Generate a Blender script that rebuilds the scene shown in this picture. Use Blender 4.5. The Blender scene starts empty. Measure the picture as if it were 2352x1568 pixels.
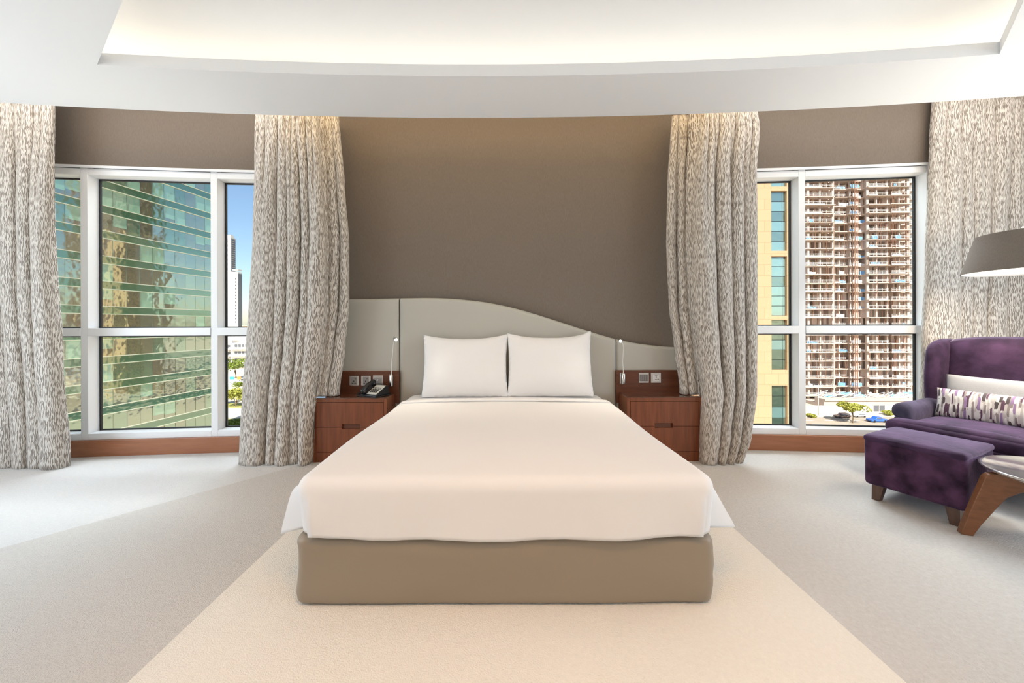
import bpy, math, random
from mathutils import Vector, Matrix, noise
R = math.radians
C = bpy.context.scene
COL = C.collection
F, PX, PY, H = 860.0, 1163.0, 745.0, 1.225        # focal length in pixels, principal point, eye height

# ------------------------------------------------------------ camera, world, sun, exposure
cd = bpy.data.cameras.new('camera'); cam = bpy.data.objects.new('camera', cd); COL.objects.link(cam)
cam.location = (0, 0, H); cam.rotation_euler = (R(90), R(0.0), 0)
cam.rotation_euler = (Matrix.Rotation(R(90), 4, 'X') @ Matrix.Rotation(R(-0.18), 4, 'Z')).to_euler()
cd.sensor_width = 36; cd.lens = F/2352*36
cd.shift_x = (1176-PX)/2352; cd.shift_y = (PY-784)/2352
cd.clip_start = .05; cd.clip_end = 3000
C.camera = cam
C.view_settings.view_transform = 'Standard'; C.view_settings.look = 'None'
C.view_settings.gamma = 1; C.view_settings.use_curve_mapping = False
C.view_settings.exposure = 0.16
w = bpy.data.worlds.new('world'); C.world = w; w.use_nodes = True
wn = w.node_tree; wn.nodes.clear()
wo = wn.nodes.new('ShaderNodeOutputWorld'); wb = wn.nodes.new('ShaderNodeBackground')
sk = wn.nodes.new('ShaderNodeTexSky'); sk.sky_type = 'NISHITA'; sk.sun_disc = False
sk.sun_elevation = R(50); sk.sun_rotation = R(200); sk.air_density = 1.0; sk.dust_density = .6; sk.ozone_density = 2.0
wn.links.new(sk.outputs[0], wb.inputs[0]); wn.links.new(wb.outputs[0], wo.inputs[0])
wb.inputs[1].default_value = 0.18
sd = bpy.data.lights.new('sun', 'SUN'); sd.energy = 8.5; sd.angle = R(.6); sd.color = (1, .95, .89)
so = bpy.data.objects.new('sun', sd); COL.objects.link(so)
so.rotation_euler = Vector((-.03, -.85, .85)).to_track_quat('Z', 'Y').to_euler()

def area(name, loc, aim, sx, sy, power, col, spread=180):
    l = bpy.data.lights.new(name, 'AREA'); l.shape = 'RECTANGLE'; l.size = sx; l.size_y = sy
    l.energy = power; l.color = col; l.spread = R(spread)
    o = bpy.data.objects.new(name, l); COL.objects.link(o); o.location = loc
    o.rotation_euler = (-Vector(aim)).to_track_quat('Z', 'Y').to_euler()
    return o
# daylight portals in the two visible window openings
for nm, cx in (('window_portal', -3.4), ('window_portal', 3.4)):
    p = area(nm, (cx, 3.72, 1.45), (-.09*(1 if cx > 0 else -1), -1, 0), 3.3, 2.6, 1, (1, 1, 1))
    p.data.cycles.is_portal = True

# added fill lamps outside unseen openings made for them in wall_left and wall_right
area('side_window_daylight', (-5.3, .6, 1.55), (1, .05, .22), 3.6, 2.4, 104, (.82, .92, 1))
area('side_window_daylight', (5.3, .6, 1.55), (-1, .05, .22), 3.6, 2.4, 104, (.82, .92, 1))
# added fill lamps high outside the glass, strengthening skylight through the two windows
area('window_skylight', (-3.6, 6.3, 6.4), (.05, -.75, -1), 4.5, 3.2, 760, (.84, .92, 1))
area('window_skylight', (3.7, 6.3, 6.4), (-.05, -.75, -1), 4.5, 3.2, 900, (.84, .92, 1))

# ------------------------------------------------------------ helpers
def pw(x, p): return max(0.0, x)**p
def wx(px, d): return (px-PX)*d/F
def wz(py, d): return H-(py-PY)*d/F
def yw(x): return 3.72-.0135*x*x                     # the gently curved outer wall

class MB:
    def __init__(s): s.v = []; s.f = []; s.m = []; s.uv = []; s.T = Matrix()
    def add(s, vs, fs, mi=0, uvs=None):
        n = len(s.v)
        s.v += [s.T @ Vector(p) for p in vs]
        s.uv += uvs if uvs else [(0, 0)]*len(vs)
        s.f += [tuple(i+n for i in f) for f in fs]; s.m += [mi]*len(fs)
        return s
    def box(s, x0, x1, y0, y1, z0, z1, mi=0):
        return s.add([(x, y, z) for z in (z0, z1) for y in (y0, y1) for x in (x0, x1)],
            [(0,2,3,1),(4,5,7,6),(0,1,5,4),(2,6,7,3),(0,4,6,2),(1,3,7,5)], mi)
    def prism(s, pts, a, b, axis='z', mi=0):
        def P(p, h): return {'z': (p[0], p[1], h), 'y': (p[0], h, p[1]), 'x': (h, p[0], p[1])}[axis]
        n = len(pts)
        return s.add([P(p, a) for p in pts]+[P(p, b) for p in pts],
            [tuple(range(n-1, -1, -1)), tuple(range(n, 2*n))]+[(i, (i+1) % n, (i+1) % n+n, i+n) for i in range(n)], mi)
    def beam(s, p0, p1, w_, h_, mi=0):
        p0, p1 = Vector(p0), Vector(p1); d = (p1-p0); L = d.length; d.normalize()
        up = Vector((0, 0, 1)) if abs(d.z) < .95 else Vector((0, 1, 0))
        sd_ = d.cross(up).normalized(); u = sd_.cross(d).normalized()
        vs = [p+sd_*a*w_/2+u*b*h_/2 for p in (p0, p1) for a, b in ((-1,-1),(1,-1),(1,1),(-1,1))]
        return s.add(vs, [(0,1,2,3),(7,6,5,4),(0,4,5,1),(1,5,6,2),(2,6,7,3),(3,7,4,0)], mi)
    def tube(s, pts, r, n=10, mi=0):
        pts = [Vector(p) for p in pts]; rs = r if isinstance(r, (list, tuple)) else [r]*len(pts)
        vs = []; up = None
        for i, p in enumerate(pts):
            t = (pts[min(i+1, len(pts)-1)]-pts[max(i-1, 0)]).normalized()
            if up is None: up = Vector((0, 0, 1)) if abs(t.z) < .9 else Vector((1, 0, 0))
            a = t.cross(up).normalized(); up = a.cross(t).normalized()
            vs += [p+(a*math.cos(k*2*math.pi/n)+up*math.sin(k*2*math.pi/n))*rs[i] for k in range(n)]
        fs = [tuple(range(n-1, -1, -1)), tuple(range((len(pts)-1)*n, len(pts)*n))]
        for i in range(len(pts)-1):
            for k in range(n):
                fs.append((i*n+k, i*n+(k+1) % n, (i+1)*n+(k+1) % n, (i+1)*n+k))
        return s.add(vs, fs, mi)
    def lathe(s, prof, c=(0, 0, 0), n=48, mi=0):
        vs = []; fs = []
        for r_, z in prof:
            vs += [(c[0]+r_*math.cos(k*2*math.pi/n), c[1]+r_*math.sin(k*2*math.pi/n), c[2]+z) for k in range(n)]
        for i in range(len(prof)-1):
            for k in range(n):
                fs.append((i*n+k, i*n+(k+1) % n, (i+1)*n+(k+1) % n, (i+1)*n+k))
        return s.add(vs, fs, mi)
    def grid(s, fn, nu, nv, uvf=None, mi=0, closed_u=False):
        vs = []; uvs = []; fs = []
        for j in range(nv+1):
            for i in range(nu+1):
                vs.append(fn(i/nu, j/nv)); uvs.append(uvf(i/nu, j/nv) if uvf else (i/nu, j/nv))
        for j in range(nv):
            for i in range(nu):
                a = j*(nu+1)+i; fs.append((a, a+1, a+nu+2, a+nu+1))
        return s.add(vs, fs, mi, uvs)
    def build(s, name, mats, parent=None, smooth=False, bevel=0, seg=2, solid=0, sub=0):
        inv = parent['_M'].inverted() if parent is not None and False else None
        me = bpy.data.meshes.new(name)
        vs = s.v
        if parent is not None:
            Mi = WM[parent.name].inverted(); vs = [Mi @ p for p in vs]
        me.from_pydata([tuple(p) for p in vs], [], s.f)
        ul = me.uv_layers.new(name='UVMap')
        for lp in me.loops: ul.data[lp.index].uv = s.uv[lp.vertex_index]
        for mm in (mats if isinstance(mats, (list, tuple)) else [mats]): me.materials.append(mm)
        for p, k in zip(me.polygons, s.m): p.material_index = k; p.use_smooth = smooth
        me.update()
        o = bpy.data.objects.new(name, me); COL.objects.link(o)
        if parent is not None: o.parent = parent
        WM[o.name] = WM[parent.name] if parent is not None else Matrix()
        if solid:
            md = o.modifiers.new('solid', 'SOLIDIFY'); md.thickness = solid; md.offset = 0
        if bevel:
            md = o.modifiers.new('bevel', 'BEVEL'); md.width = bevel; md.segments = seg; md.limit_method = 'ANGLE'; md.angle_limit = R(35)
            md.harden_normals = False
            for p in me.polygons: p.use_smooth = True
            es = o.modifiers.new('wn', 'WEIGHTED_NORMAL'); es.keep_sharp = True
        if sub:
            md = o.modifiers.new('sub', 'SUBSURF'); md.levels = sub; md.render_levels = sub
        return o
def weld(o):
    import bmesh
    bm = bmesh.new(); bm.from_mesh(o.data); bmesh.ops.remove_doubles(bm, verts=bm.verts, dist=.0006); bmesh.ops.recalc_face_normals(bm, faces=bm.faces); bm.to_mesh(o.data); bm.free()
    for p in o.data.polygons: p.use_smooth = True
    return o
WM = {}
def tag(o, label, cat, group=None, kind=None):
    o['label'] = label; o['category'] = cat
    if group: o['group'] = group
    if kind: o['kind'] = kind
    return o
def thing(name, label, cat, loc=(0, 0, 0), rz=0, group=None):
    o = bpy.data.objects.new(name, None); COL.objects.link(o); o.empty_display_size = .1
    o.location = loc; o.rotation_euler = (0, 0, rz)
    WM[o.name] = Matrix.Translation(loc) @ Matrix.Rotation(rz, 4, 'Z')
    return tag(o, label, cat, group)
def structure(o, label=None):
    o['kind'] = 'structure'
    if label: o['label'] = label
    return o
def at(loc, rz=0):
    m = MB(); m.T = Matrix.Translation(loc) @ Matrix.Rotation(rz, 4, 'Z'); return m
def dup(root, loc, rz=None, label=None, group=None):
    r = root.copy(); COL.objects.link(r); r.location = loc
    if rz is not None: r.rotation_euler = (0, 0, rz)
    if label: r['label'] = label
    if group: r['group'] = group
    for ch in list(root.children):
        c = ch.copy(); COL.objects.link(c); c.parent = r
        for g in list(ch.children):
            d = g.copy(); COL.objects.link(d); d.parent = c
    return r

# ------------------------------------------------------------ materials
def mat(name, col, rough=.6, metal=0, spec=.5, bump=None, var=None, sheen=0, coat=0, emit=None, coord='Object', trans=0, sub=0):
    """bump=(scale, strength[, (sx,sy,sz)]); var=(scale, other colour, amount, (sx,sy,sz))"""
    m = bpy.data.materials.new(name); m.use_nodes = True; nt = m.node_tree
    b = nt.nodes['Principled BSDF']
    b.inputs['Base Color'].default_value = (*col, 1); b.inputs['Roughness'].default_value = rough
    b.inputs['Metallic'].default_value = metal; b.inputs['Specular IOR Level'].default_value = spec
    if sheen: b.inputs['Sheen Weight'].default_value = sheen; b.inputs['Sheen Roughness'].default_value = .35
    if coat: b.inputs['Coat Weight'].default_value = coat; b.inputs['Coat Roughness'].default_value = .04
    if emit: b.inputs['Emission Color'].default_value = (*emit[0], 1); b.inputs['Emission Strength'].default_value = emit[1]
    tc = nt.nodes.new('ShaderNodeTexCoord')
    def nz(scale, st, detail=3):
        mp = nt.nodes.new('ShaderNodeMapping'); mp.inputs['Scale'].default_value = st
        nt.links.new(tc.outputs[coord], mp.inputs[0])
        n = nt.nodes.new('ShaderNodeTexNoise'); n.inputs['Scale'].default_value = scale; n.inputs['Detail'].default_value = detail
        nt.links.new(mp.outputs[0], n.inputs['Vector']); return n
    if var:
        n = nz(var[0], var[3] if len(var) > 3 else (1, 1, 1), 4)
        cr = nt.nodes.new('ShaderNodeValToRGB')
        cr.color_ramp.elements[0].position = .5-.5*var[2]; cr.color_ramp.elements[1].position = .5+.5*var[2]
        cr.color_ramp.elements[0].color = (*col, 1); cr.color_ramp.elements[1].color = (*var[1], 1)
        nt.links.new(n.outputs['Fac'], cr.inputs[0]); nt.links.new(cr.outputs[0], b.inputs['Base Color'])
    if bump:
        n = nz(bump[0], bump[2] if len(bump) > 2 else (1, 1, 1), 4)
        bp = nt.nodes.new('ShaderNodeBump'); bp.inputs['Strength'].default_value = bump[1]; bp.inputs['Distance'].default_value = .01
        nt.links.new(n.outputs['Fac'], bp.inputs['Height']); nt.links.new(bp.outputs[0], b.inputs['Normal'])
    return m
def s2l(*c): return tuple(((v/255)/12.92 if v/255 <= .04045 else ((v/255+.055)/1.055)**2.4) for v in c)

M = {}
M['ceiling'] = mat('ceiling_paint', (.90, .905, .91), .8)
M['white'] = mat('white_frame_paint', (.88, .89, .90), .35)
M['whitewall'] = mat('white_wall_paint', (.80, .79, .76), .8)
M['gasket'] = mat('black_gasket', (.02, .02, .02), .6)
M['wallfab'] = mat('taupe_wallcovering', s2l(127, 116, 105), .75, spec=.3, var=(60, s2l(112, 102, 92), .5, (6, 6, .6)), bump=(260, .12, (1, 1, 1)))
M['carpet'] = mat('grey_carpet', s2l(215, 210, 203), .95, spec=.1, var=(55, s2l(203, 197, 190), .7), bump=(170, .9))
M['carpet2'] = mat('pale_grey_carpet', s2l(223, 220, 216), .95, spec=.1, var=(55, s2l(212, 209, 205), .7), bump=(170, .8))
M['carpet3'] = mat('cream_carpet_runner', s2l(239, 233, 222), .95, spec=.1, var=(60, s2l(232, 225, 213), .7), bump=(170, .7))
def wood(name, a, b_, st, rough=.35, coat=0, scale=5):
    return mat(name, a, rough, var=(scale, b_, .55, st), bump=(scale*6, .05, st), coat=coat)
M['walnutv'] = wood('walnut_vertical', s2l(104, 54, 30), s2l(134, 76, 46), (9, 9, .7), .35)
M['walnuth'] = wood('walnut_horizontal', s2l(84, 46, 28), s2l(108, 62, 40), (.7, 9, 9), .35)
M['plinth'] = wood('plinth_wood', s2l(150, 96, 66), s2l(172, 116, 84), (.6, 6, 8), .3)
M['tabletop'] = wood('polished_walnut_top', s2l(86, 52, 34), s2l(104, 64, 42), (.8, 8, 8), .06, coat=1)
M['tleg'] = wood('oak_table_leg', s2l(116, 74, 46), s2l(142, 94, 62), (4, 4, 14), .4, scale=4)
M['darkwood'] = wood('dark_wood_leg', s2l(84, 60, 48), s2l(104, 78, 64), (9, 9, 1), .35)
M['headb'] = mat('grey_green_leather', s2l(180, 178, 169), .5, spec=.4, bump=(500, .05))
M['groove'] = mat('dark_groove', (.04, .035, .03), .8)
M['linen'] = mat('white_cotton', (.77, .765, .765), .85, spec=.15, bump=(5, .10))
M['pillow'] = mat('white_pillowcase', (.78, .775, .77), .85, spec=.15, bump=(7, .08))
M['bedbase'] = mat('taupe_bed_base', s2l(146, 134, 118), .45, spec=.35, bump=(3, .10, (1, 1, 3)))
M['chrome'] = mat('brushed_metal', (.72, .71, .70), .22, metal=1)
M['plate'] = mat('satin_metal_plate', (.62, .60, .58), .3, metal=.8)
M['plateins'] = mat('grey_socket_insert', (.30, .29, .28), .35)
M['platewhite'] = mat('white_socket_insert', (.75, .74, .72), .35)
M['platedark'] = mat('taupe_switch_insert', (.16, .14, .13), .4)
M['black'] = mat('black_plastic', (.012, .012, .013), .3)
M['hole'] = mat('socket_hole', (.005, .005, .005), .8)
M['keypad'] = mat('silver_keypad', (.62, .62, .56), .35)
M['bulb'] = mat('lit_lamp_lens', (1, 1, 1), .5, emit=((1, .86, .66), 60))
M['led'] = mat('warm_led_strip', (1, 1, 1), .5, emit=((1, .90, .74), 5))
M['led2'] = mat('warm_led_wallwash', (1, 1, 1), .5, emit=((1, .74, .42), 15))
M['led3'] = mat('neutral_led_wallwash', (1, 1, 1), .5, emit=((1, .90, .80), 18))
M['downlens'] = mat('downlight_lens', (1, 1, 1), .5, emit=((1, .85, .66), 12))
M['velvet'] = mat('purple_velvet', s2l(46, 30, 50), .8, spec=.2, sheen=.4, var=(7, s2l(78, 54, 82), .30), bump=(30, .25))
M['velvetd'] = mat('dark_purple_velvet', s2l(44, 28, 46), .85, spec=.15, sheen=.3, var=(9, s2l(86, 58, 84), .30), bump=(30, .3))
M['velvetb'] = mat('slate_velvet', s2l(54, 50, 66), .8, spec=.2, sheen=.45, var=(5, s2l(88, 82, 104), .35), bump=(30, .25))
for k in ('velvet', 'velvetd', 'velvetb'):
    M[k].node_tree.nodes['Principled BSDF'].inputs['Sheen Tint'].default_value = (.75, .62, .9, 1)
M['greycush'] = mat('grey_linen_cushion', s2l(176, 176, 178), .9, bump=(160, .3, (1, 1, 3)))
M['shade'] = mat('grey_linen_shade', s2l(128, 118, 108), .85, var=(30, s2l(112, 103, 94), .6, (8, 8, 1)), bump=(200, .2))
M['shadein'] = mat('white_shade_lining', (.85, .83, .80), .8)
M['diffuser'] = mat('lamp_diffuser', (1, .98, .95), .6, emit=((1, .90, .76), .9))
M['mtop'] = mat('silver_table_top', (.74, .71, .68), .12, metal=.85)

def glass():
    m = bpy.data.materials.new('clear_glass'); m.use_nodes = True; nt = m.node_tree; nt.nodes.clear()
    o = nt.nodes.new('ShaderNodeOutputMaterial'); mx = nt.nodes.new('ShaderNodeMixShader')
    t = nt.nodes.new('ShaderNodeBsdfTransparent'); g = nt.nodes.new('ShaderNodeBsdfGlossy'); g.inputs['Roughness'].default_value = .02
    t.inputs[0].default_value = (.97, .99, .98, 1)
    fr = nt.nodes.new('ShaderNodeFresnel'); fr.inputs[0].default_value = 1.10
    nt.links.new(fr.outputs[0], mx.inputs[0]); nt.links.new(t.outputs[0], mx.inputs[1]); nt.links.new(g.outputs[0], mx.inputs[2])
    nt.links.new(mx.outputs[0], o.inputs[0]); return m
M['glass'] = glass()

def curtain_mat(name, dark, light):
    m = bpy.data.materials.new(name); m.use_nodes = True; nt = m.node_tree; b = nt.nodes['Principled BSDF']
    b.inputs['Roughness'].default_value = .6; b.inputs['Specular IOR Level'].default_value = .35; b.inputs['Sheen Weight'].default_value = .2
    uv = nt.nodes.new('ShaderNodeUVMap'); uv.uv_map = 'UVMap'
    # meandering vertical strokes: wave bands across the cloth bent by noise, broken by a second noise
    n1 = nt.nodes.new('ShaderNodeTexNoise'); n1.inputs['Scale'].default_value = 1; n1.inputs['Detail'].default_value = 1
    mp1 = nt.nodes.new('ShaderNodeMapping'); mp1.inputs['Scale'].default_value = (42, 27, 1)
    nt.links.new(uv.outputs[0], mp1.inputs[0]); nt.links.new(mp1.outputs[0], n1.inputs['Vector'])
    mp2 = nt.nodes.new('ShaderNodeMapping'); mp2.inputs['Scale'].default_value = (1, 0, 1)
    nt.links.new(uv.outputs[0], mp2.inputs[0])
    sx = nt.nodes.new('ShaderNodeSeparateXYZ'); nt.links.new(uv.outputs[0], sx.inputs[0])
    def mth(op, a, b_=None, c=None):
        k = nt.nodes.new('ShaderNodeMath'); k.operation = op
        for i, v in enumerate((a, b_, c)):
            if v is None: continue
            if isinstance(v, (int, float)): k.inputs[i].default_value = v
            else: nt.links.new(v, k.inputs[i])
        return k.outputs[0]
    ph = mth('ADD', mth('MULTIPLY', sx.outputs[0], 2*math.pi*104), mth('MULTIPLY', n1.outputs['Fac'], 10))
    band = mth('SINE', ph)
    n2 = nt.nodes.new('ShaderNodeTexNoise'); n2.inputs['Scale'].default_value = 1; n2.inputs['Detail'].default_value = 0
    mp3 = nt.nodes.new('ShaderNodeMapping'); mp3.inputs['Scale'].default_value = (120, 24, 1)
    nt.links.new(uv.outputs[0], mp3.inputs[0]); nt.links.new(mp3.outputs[0], n2.inputs['Vector'])
    v = mth('ADD', band, mth('MULTIPLY', mth('SUBTRACT', n2.outputs['Fac'], .49), 5.0))
    cr = nt.nodes.new('ShaderNodeValToRGB'); cr.color_ramp.elements[0].position = .38; cr.color_ramp.elements[1].position = .62
    cr.color_ramp.elements[0].color = (*dark, 1); cr.color_ramp.elements[1].color = (*light, 1)
    nt.links.new(mth('ADD', mth('MULTIPLY', v, .35), .5), cr.inputs[0]); nt.links.new(cr.outputs[0], b.inputs['Base Color'])
    bp = nt.nodes.new('ShaderNodeBump'); bp.inputs['Strength'].default_value = .35; bp.inputs['Distance'].default_value = .002
    nt.links.new(cr.outputs[0], bp.inputs['Height']); nt.links.new(bp.outputs[0], b.inputs['Normal'])
    return m
M['curtain'] = curtain_mat('patterned_curtain_cloth', s2l(132, 121, 111), s2l(212, 206, 197))

# ------------------------------------------------------------ room shell
XL, XR, YB = -5.05, 5.05, -3.6
fl = MB()
RL, RR = -1.305, 1.36
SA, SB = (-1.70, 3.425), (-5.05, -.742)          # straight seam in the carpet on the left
def fpoly(pts, mi): fl.add([(x, y, 0) for x, y in pts], [tuple(range(len(pts)))], mi)
fpoly([(RL, YB), (RR, YB), (RR, 3.72), (RL, 3.72)], 2)
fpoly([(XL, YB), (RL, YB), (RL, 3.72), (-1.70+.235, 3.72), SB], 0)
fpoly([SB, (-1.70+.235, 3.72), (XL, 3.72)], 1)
fpoly([(RR, YB), (XR, YB), (XR, 3.72), (RR, 3.72)], 3)
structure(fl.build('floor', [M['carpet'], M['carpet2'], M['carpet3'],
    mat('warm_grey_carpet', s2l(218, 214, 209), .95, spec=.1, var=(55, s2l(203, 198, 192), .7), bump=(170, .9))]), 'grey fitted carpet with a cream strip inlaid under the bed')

def arc_strip(mb, x0, x1, z0, z1, off0, off1, n=24, mi=0):
    """solid strip following the wall curve between distances off0 (front) and off1 (behind) of the wall face"""
    vs = []; fs = []
    for i in range(n+1):
        x = x0+(x1-x0)*i/n
        for o_, z in ((off0, z0), (off0, z1), (off1, z1), (off1, z0)): vs.append((x, yw(x)+o_, z))
    for i in range(n):
        for k in range(4):
            a, b_ = i*4+k, i*4+(k+1) % 4; fs.append((a, a+4, b_+4, b_))
    fs += [(0, 1, 2, 3), (n*4+3, n*4+2, n*4+1, n*4)]
    return mb.add(vs, fs, mi)
HW = 2.73
bw = MB(); arc_strip(bw, -1.67, 1.70, 0, HW, 0, .25); arc_strip(bw, XL, XR, HW, 3.35, 0, .25, 60)
structure(bw.build('wall_back', M['wallfab'], smooth=False), 'taupe fabric-covered wall behind the bed')
bl = MB(); arc_strip(bl, XL, -1.67, 0, .15, -.02, .25); structure(bl.build('baseboard_left', M['plinth'], bevel=.004))
bl = MB(); arc_strip(bl, 1.70, XR, 0, .15, -.02, .25); structure(bl.build('baseboard_right', M['plinth'], bevel=.004))
bl = MB(); arc_strip(bl, XL, -1.67, HW-.025, HW, -.012, 0); structure(bl.build('trim_1', M['white'], bevel=.003))
bl = MB(); arc_strip(bl, 1.70, XR, HW-.025, HW, -.012, 0); structure(bl.build('trim_2', M['white'], bevel=.003))
# side walls, each with a wide opening added for its fill lamp (outside the frame)
WY0, WY1, WZ0, WZ1 = -1.2, 2.4, .35, 2.75
for nm, xa, xb in (('wall_left', XL-.2, XL), ('wall_right', XR, XR+.2)):
    m_ = MB(); m_.box(xa, xb, YB, WY0, 0, 3.35).box(xa, xb, WY1, 3.75, 0, 3.35).box(xa, xb, WY0, WY1, 0, WZ0).box(xa, xb, WY0, WY1, WZ1, 3.35)
    structure(m_.build(nm, M['whitewall']))
structure(MB().box(XL-.2, XR+.2, YB-.2, YB, 0, 3.35).build('wall_front', wood('wall_panel_wood', s2l(172, 142, 114), s2l(188, 158, 130), (6, 6, .6))))  # unseen wall, its wood brown picked for warm bounce light

# ceiling: soffit slab with a curved outer edge and a lens-shaped recessed tray
HC, HT = 2.95, 3.27
def ye(x): return 3.125-.0165*(x+.15)**2           # outer edge of the soffit
def yt(x): return 2.60-.0185*(x+.1)**2             # back edge of the tray
TL, TR = (-2.70, yt(-2.70)), (3.17, yt(3.17))
tray_back = [(TL[0]+(TR[0]-TL[0])*i/40, yt(TL[0]+(TR[0]-TL[0])*i/40)) for i in range(41)]
TFL, TFR = (-1.35, 1.49), (1.70, .92)
tray_front = [(TFR[0]+(TFL[0]-TFR[0])*i/12, TFR[1]+(TFL[1]-TFR[1])*i/12-.35*math.sin(math.pi*i/12)) for i in range(13)]
loop = tray_back + tray_front
ce = MB()
def quad_z(a, b_, c, d, z, mi=0): ce.add([(p[0], p[1], z) for p in (a, b_, c, d)], [(0, 1, 2, 3)], mi)
# soffit underside behind the tray
xs = [XL+(XR-XL)*i/80 for i in range(81)]
def tray_y(x):                                     # (front, back) of the opening at x, None outside
    if x <= TL[0] or x >= TR[0]: return None
    yb_ = yt(x); yf = None
    pts = [TL]+[TFL]+list(reversed(tray_front))[1:]+[TR]
    for p, q in zip(pts, pts[1:]):
        if p[0] <= x <= q[0]: yf = p[1]+(q[1]-p[1])*(x-p[0])/(q[0]-p[0]); break
    return yf, yb_
xs = sorted(set([XL+(XR-XL)*i/80 for i in range(81)]+[p[0] for p in tray_front]+[TL[0], TR[0]]))
def col_quads(z0, mi, e):
    for a, b_ in zip(xs, xs[1:]):
        ta, tb = tray_y(a+1e-6), tray_y(b_-1e-6)
        if ta and tb:
            quad_z((a, YB), (b_, YB), (b_, tb[0]-e), (a, ta[0]-e), z0, mi); quad_z((a, ta[1]+e), (b_, tb[1]+e), (b_, ye(b_)), (a, ye(a)), z0, mi)
        else: quad_z((a, YB), (b_, YB), (b_, ye(b_)), (a, ye(a)), z0, mi)
col_quads(HC, 0, 0)
# outer edge face of the soffit
for a, b_ in zip(xs, xs[1:]):
    ce.add([(a, ye(a), HC), (b_, ye(b_), HC), (b_, ye(b_), 3.35), (a, ye(a), 3.35)], [(0, 1, 2, 3)])
# tray lip: inner face, ledge going outwards, then the cove back
LIPH, LED = .080, .40
cx0, cy0 = .2, 1.9
def outw(i, e):
    n = len(loop); p0, p1, p2 = (Vector(loop[(i+k) % n]) for k in (-1, 0, 1))
    t1 = (p1-p0).normalized() if (p1-p0).length > 1e-6 else None; t2 = (p2-p1).normalized() if (p2-p1).length > 1e-6 else t1
    t = ((t1 or t2)+t2).normalized(); nrm = Vector((-t.y, t.x))
    c_ = max(.35, abs(nrm.dot(Vector((-t2.y, t2.x)))))
    return p1+nrm*e/c_
# make orientation robust: outward = away from the centre
sgn = 1 if (outw(20, .1)-Vector(loop[20])).dot(Vector(loop[20])-Vector((cx0, cy0))) > 0 else -1
rings = [[(p[0], p[1], HC) for p in loop], [(p[0], p[1], HC+LIPH) for p in loop],
         [(*outw(i, sgn*.02), HC+LIPH) for i in range(len(loop))], [(*outw(i, sgn*.02), HC+LIPH-.03) for i in range(len(loop))],
         [(*outw(i, sgn*LED), HC+LIPH-.03) for i in range(len(loop))], [(*outw(i, sgn*LED), HT) for i in range(len(loop))]]
n = len(loop); base = []
for r_ in rings: base += r_
fs = [(k*n+i, k*n+(i+1) % n, (k+1)*n+(i+1) % n, (k+1)*n+i) for k in range(5) for i in range(n)]
ce.add(base, fs)
ce.add([(XL-.2, YB-.2, HT), (XR+.2, YB-.2, HT), (XR+.2, 3.1, HT), (XL-.2, 3.1, HT)], [(0, 1, 2, 3)])
ce.box(XL-.2, XR+.2, YB-.2, 4.0, 3.35, 3.5)
structure(ce.build('ceiling', M['ceiling']), 'white ceiling with a curved recessed tray')
# LED strip lying on the ledge behind the lip (part of the ceiling cove)
ls = MB()
for i in range(n):
    j = (i+1) % n
    a, b_, c, d = outw(i, sgn*.26), outw(j, sgn*.26), outw(j, sgn*.30), outw(i, sgn*.30)
    ls.add([(*p, HC+LIPH-.02) for p in (a, b_, c, d)], [(0, 1, 2, 3)])
tag(ls.build('led_strip', M['led']), 'warm light strip hidden on the ledge of the ceiling tray', 'light strip')
for xa, xb, mt, lab in ((-1.9, 1.9, M['led2'], 'warm light strip in the curtain pocket above the bed wall'), (-4.9, -1.95, M['led3'], 'neutral light strip in the curtain pocket over the left window'),
                        (1.95, 4.9, M['led3'], 'neutral light strip in the curtain pocket over the right window')):
    ls = MB()
    for i in range(20):
        a, b_ = xa+(xb-xa)*i/20, xa+(xb-xa)*(i+1)/20
        ls.add([(a, ye(a)+.03, 3.16), (b_, ye(b_)+.03, 3.16), (b_, ye(b_)+.06, 3.14), (a, ye(a)+.06, 3.14)], [(0, 1, 2, 3)])
    tag(ls.build('led_strip', mt), lab, 'light strip')

# downlights in the soffit over the foot of the bed and the front of the room (out of the frame)
dl = None
for k, (x, y) in enumerate([(-3.4, -.6), (-1.2, -.8), (1.2, -.8), (3.4, -.6), (-3.4, -2.6), (-1.2, -2.6), (1.2, -2.6), (3.4, -2.6)]):
    if dl is None:
        dl = thing('ceiling_downlight', 'round recessed warm downlight in the white ceiling over the front of the room', 'downlight', (x, y, HC), 0, 'recessed downlights in the ceiling')
        m_ = at((x, y, HC)); m_.lathe([(.062, -.001), (.062, -.008), (.048, -.008), (.046, -.002)]); m_.build('trim_ring', M['white'], dl, True)
        m_ = at((x, y, HC)); m_.lathe([(.0, -.003), (.047, -.003)]); m_.build('lens', M['downlens'], dl)
    else: dup(dl, (x, y, HC))
    l = bpy.data.lights.new('downlight_lamp', 'AREA'); l.shape = 'DISK'; l.size = .3; l.energy = 4 if k < 4 else 3.5
    l.color = (1, .86, .70); l.spread = R(140)
    lo = bpy.data.objects.new('downlight_lamp', l); COL.objects.link(lo); lo.location = (x, y, HC-.02)
# ceiling ambient: two big softly lit panels of the lounge side behind the camera

# two warm spot downlights aimed at the foot of the bed
for x in (-.45, .55):
    dup(dl, (x, .25, HC))
    l = bpy.data.lights.new('bed_downlight_lamp', 'SPOT'); l.energy = 62; l.spot_size = R(92); l.spot_blend = .9; l.shadow_soft_size = .06; l.color = (1, .54, .22)
    lo = bpy.data.objects.new('bed_downlight_lamp', l); COL.objects.link(lo); lo.location = (x, .25, HC-.03)
    lo.rotation_euler = (-Vector((-x*.2, .5, -1))).to_track_quat('Z', 'Y').to_euler()

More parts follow.
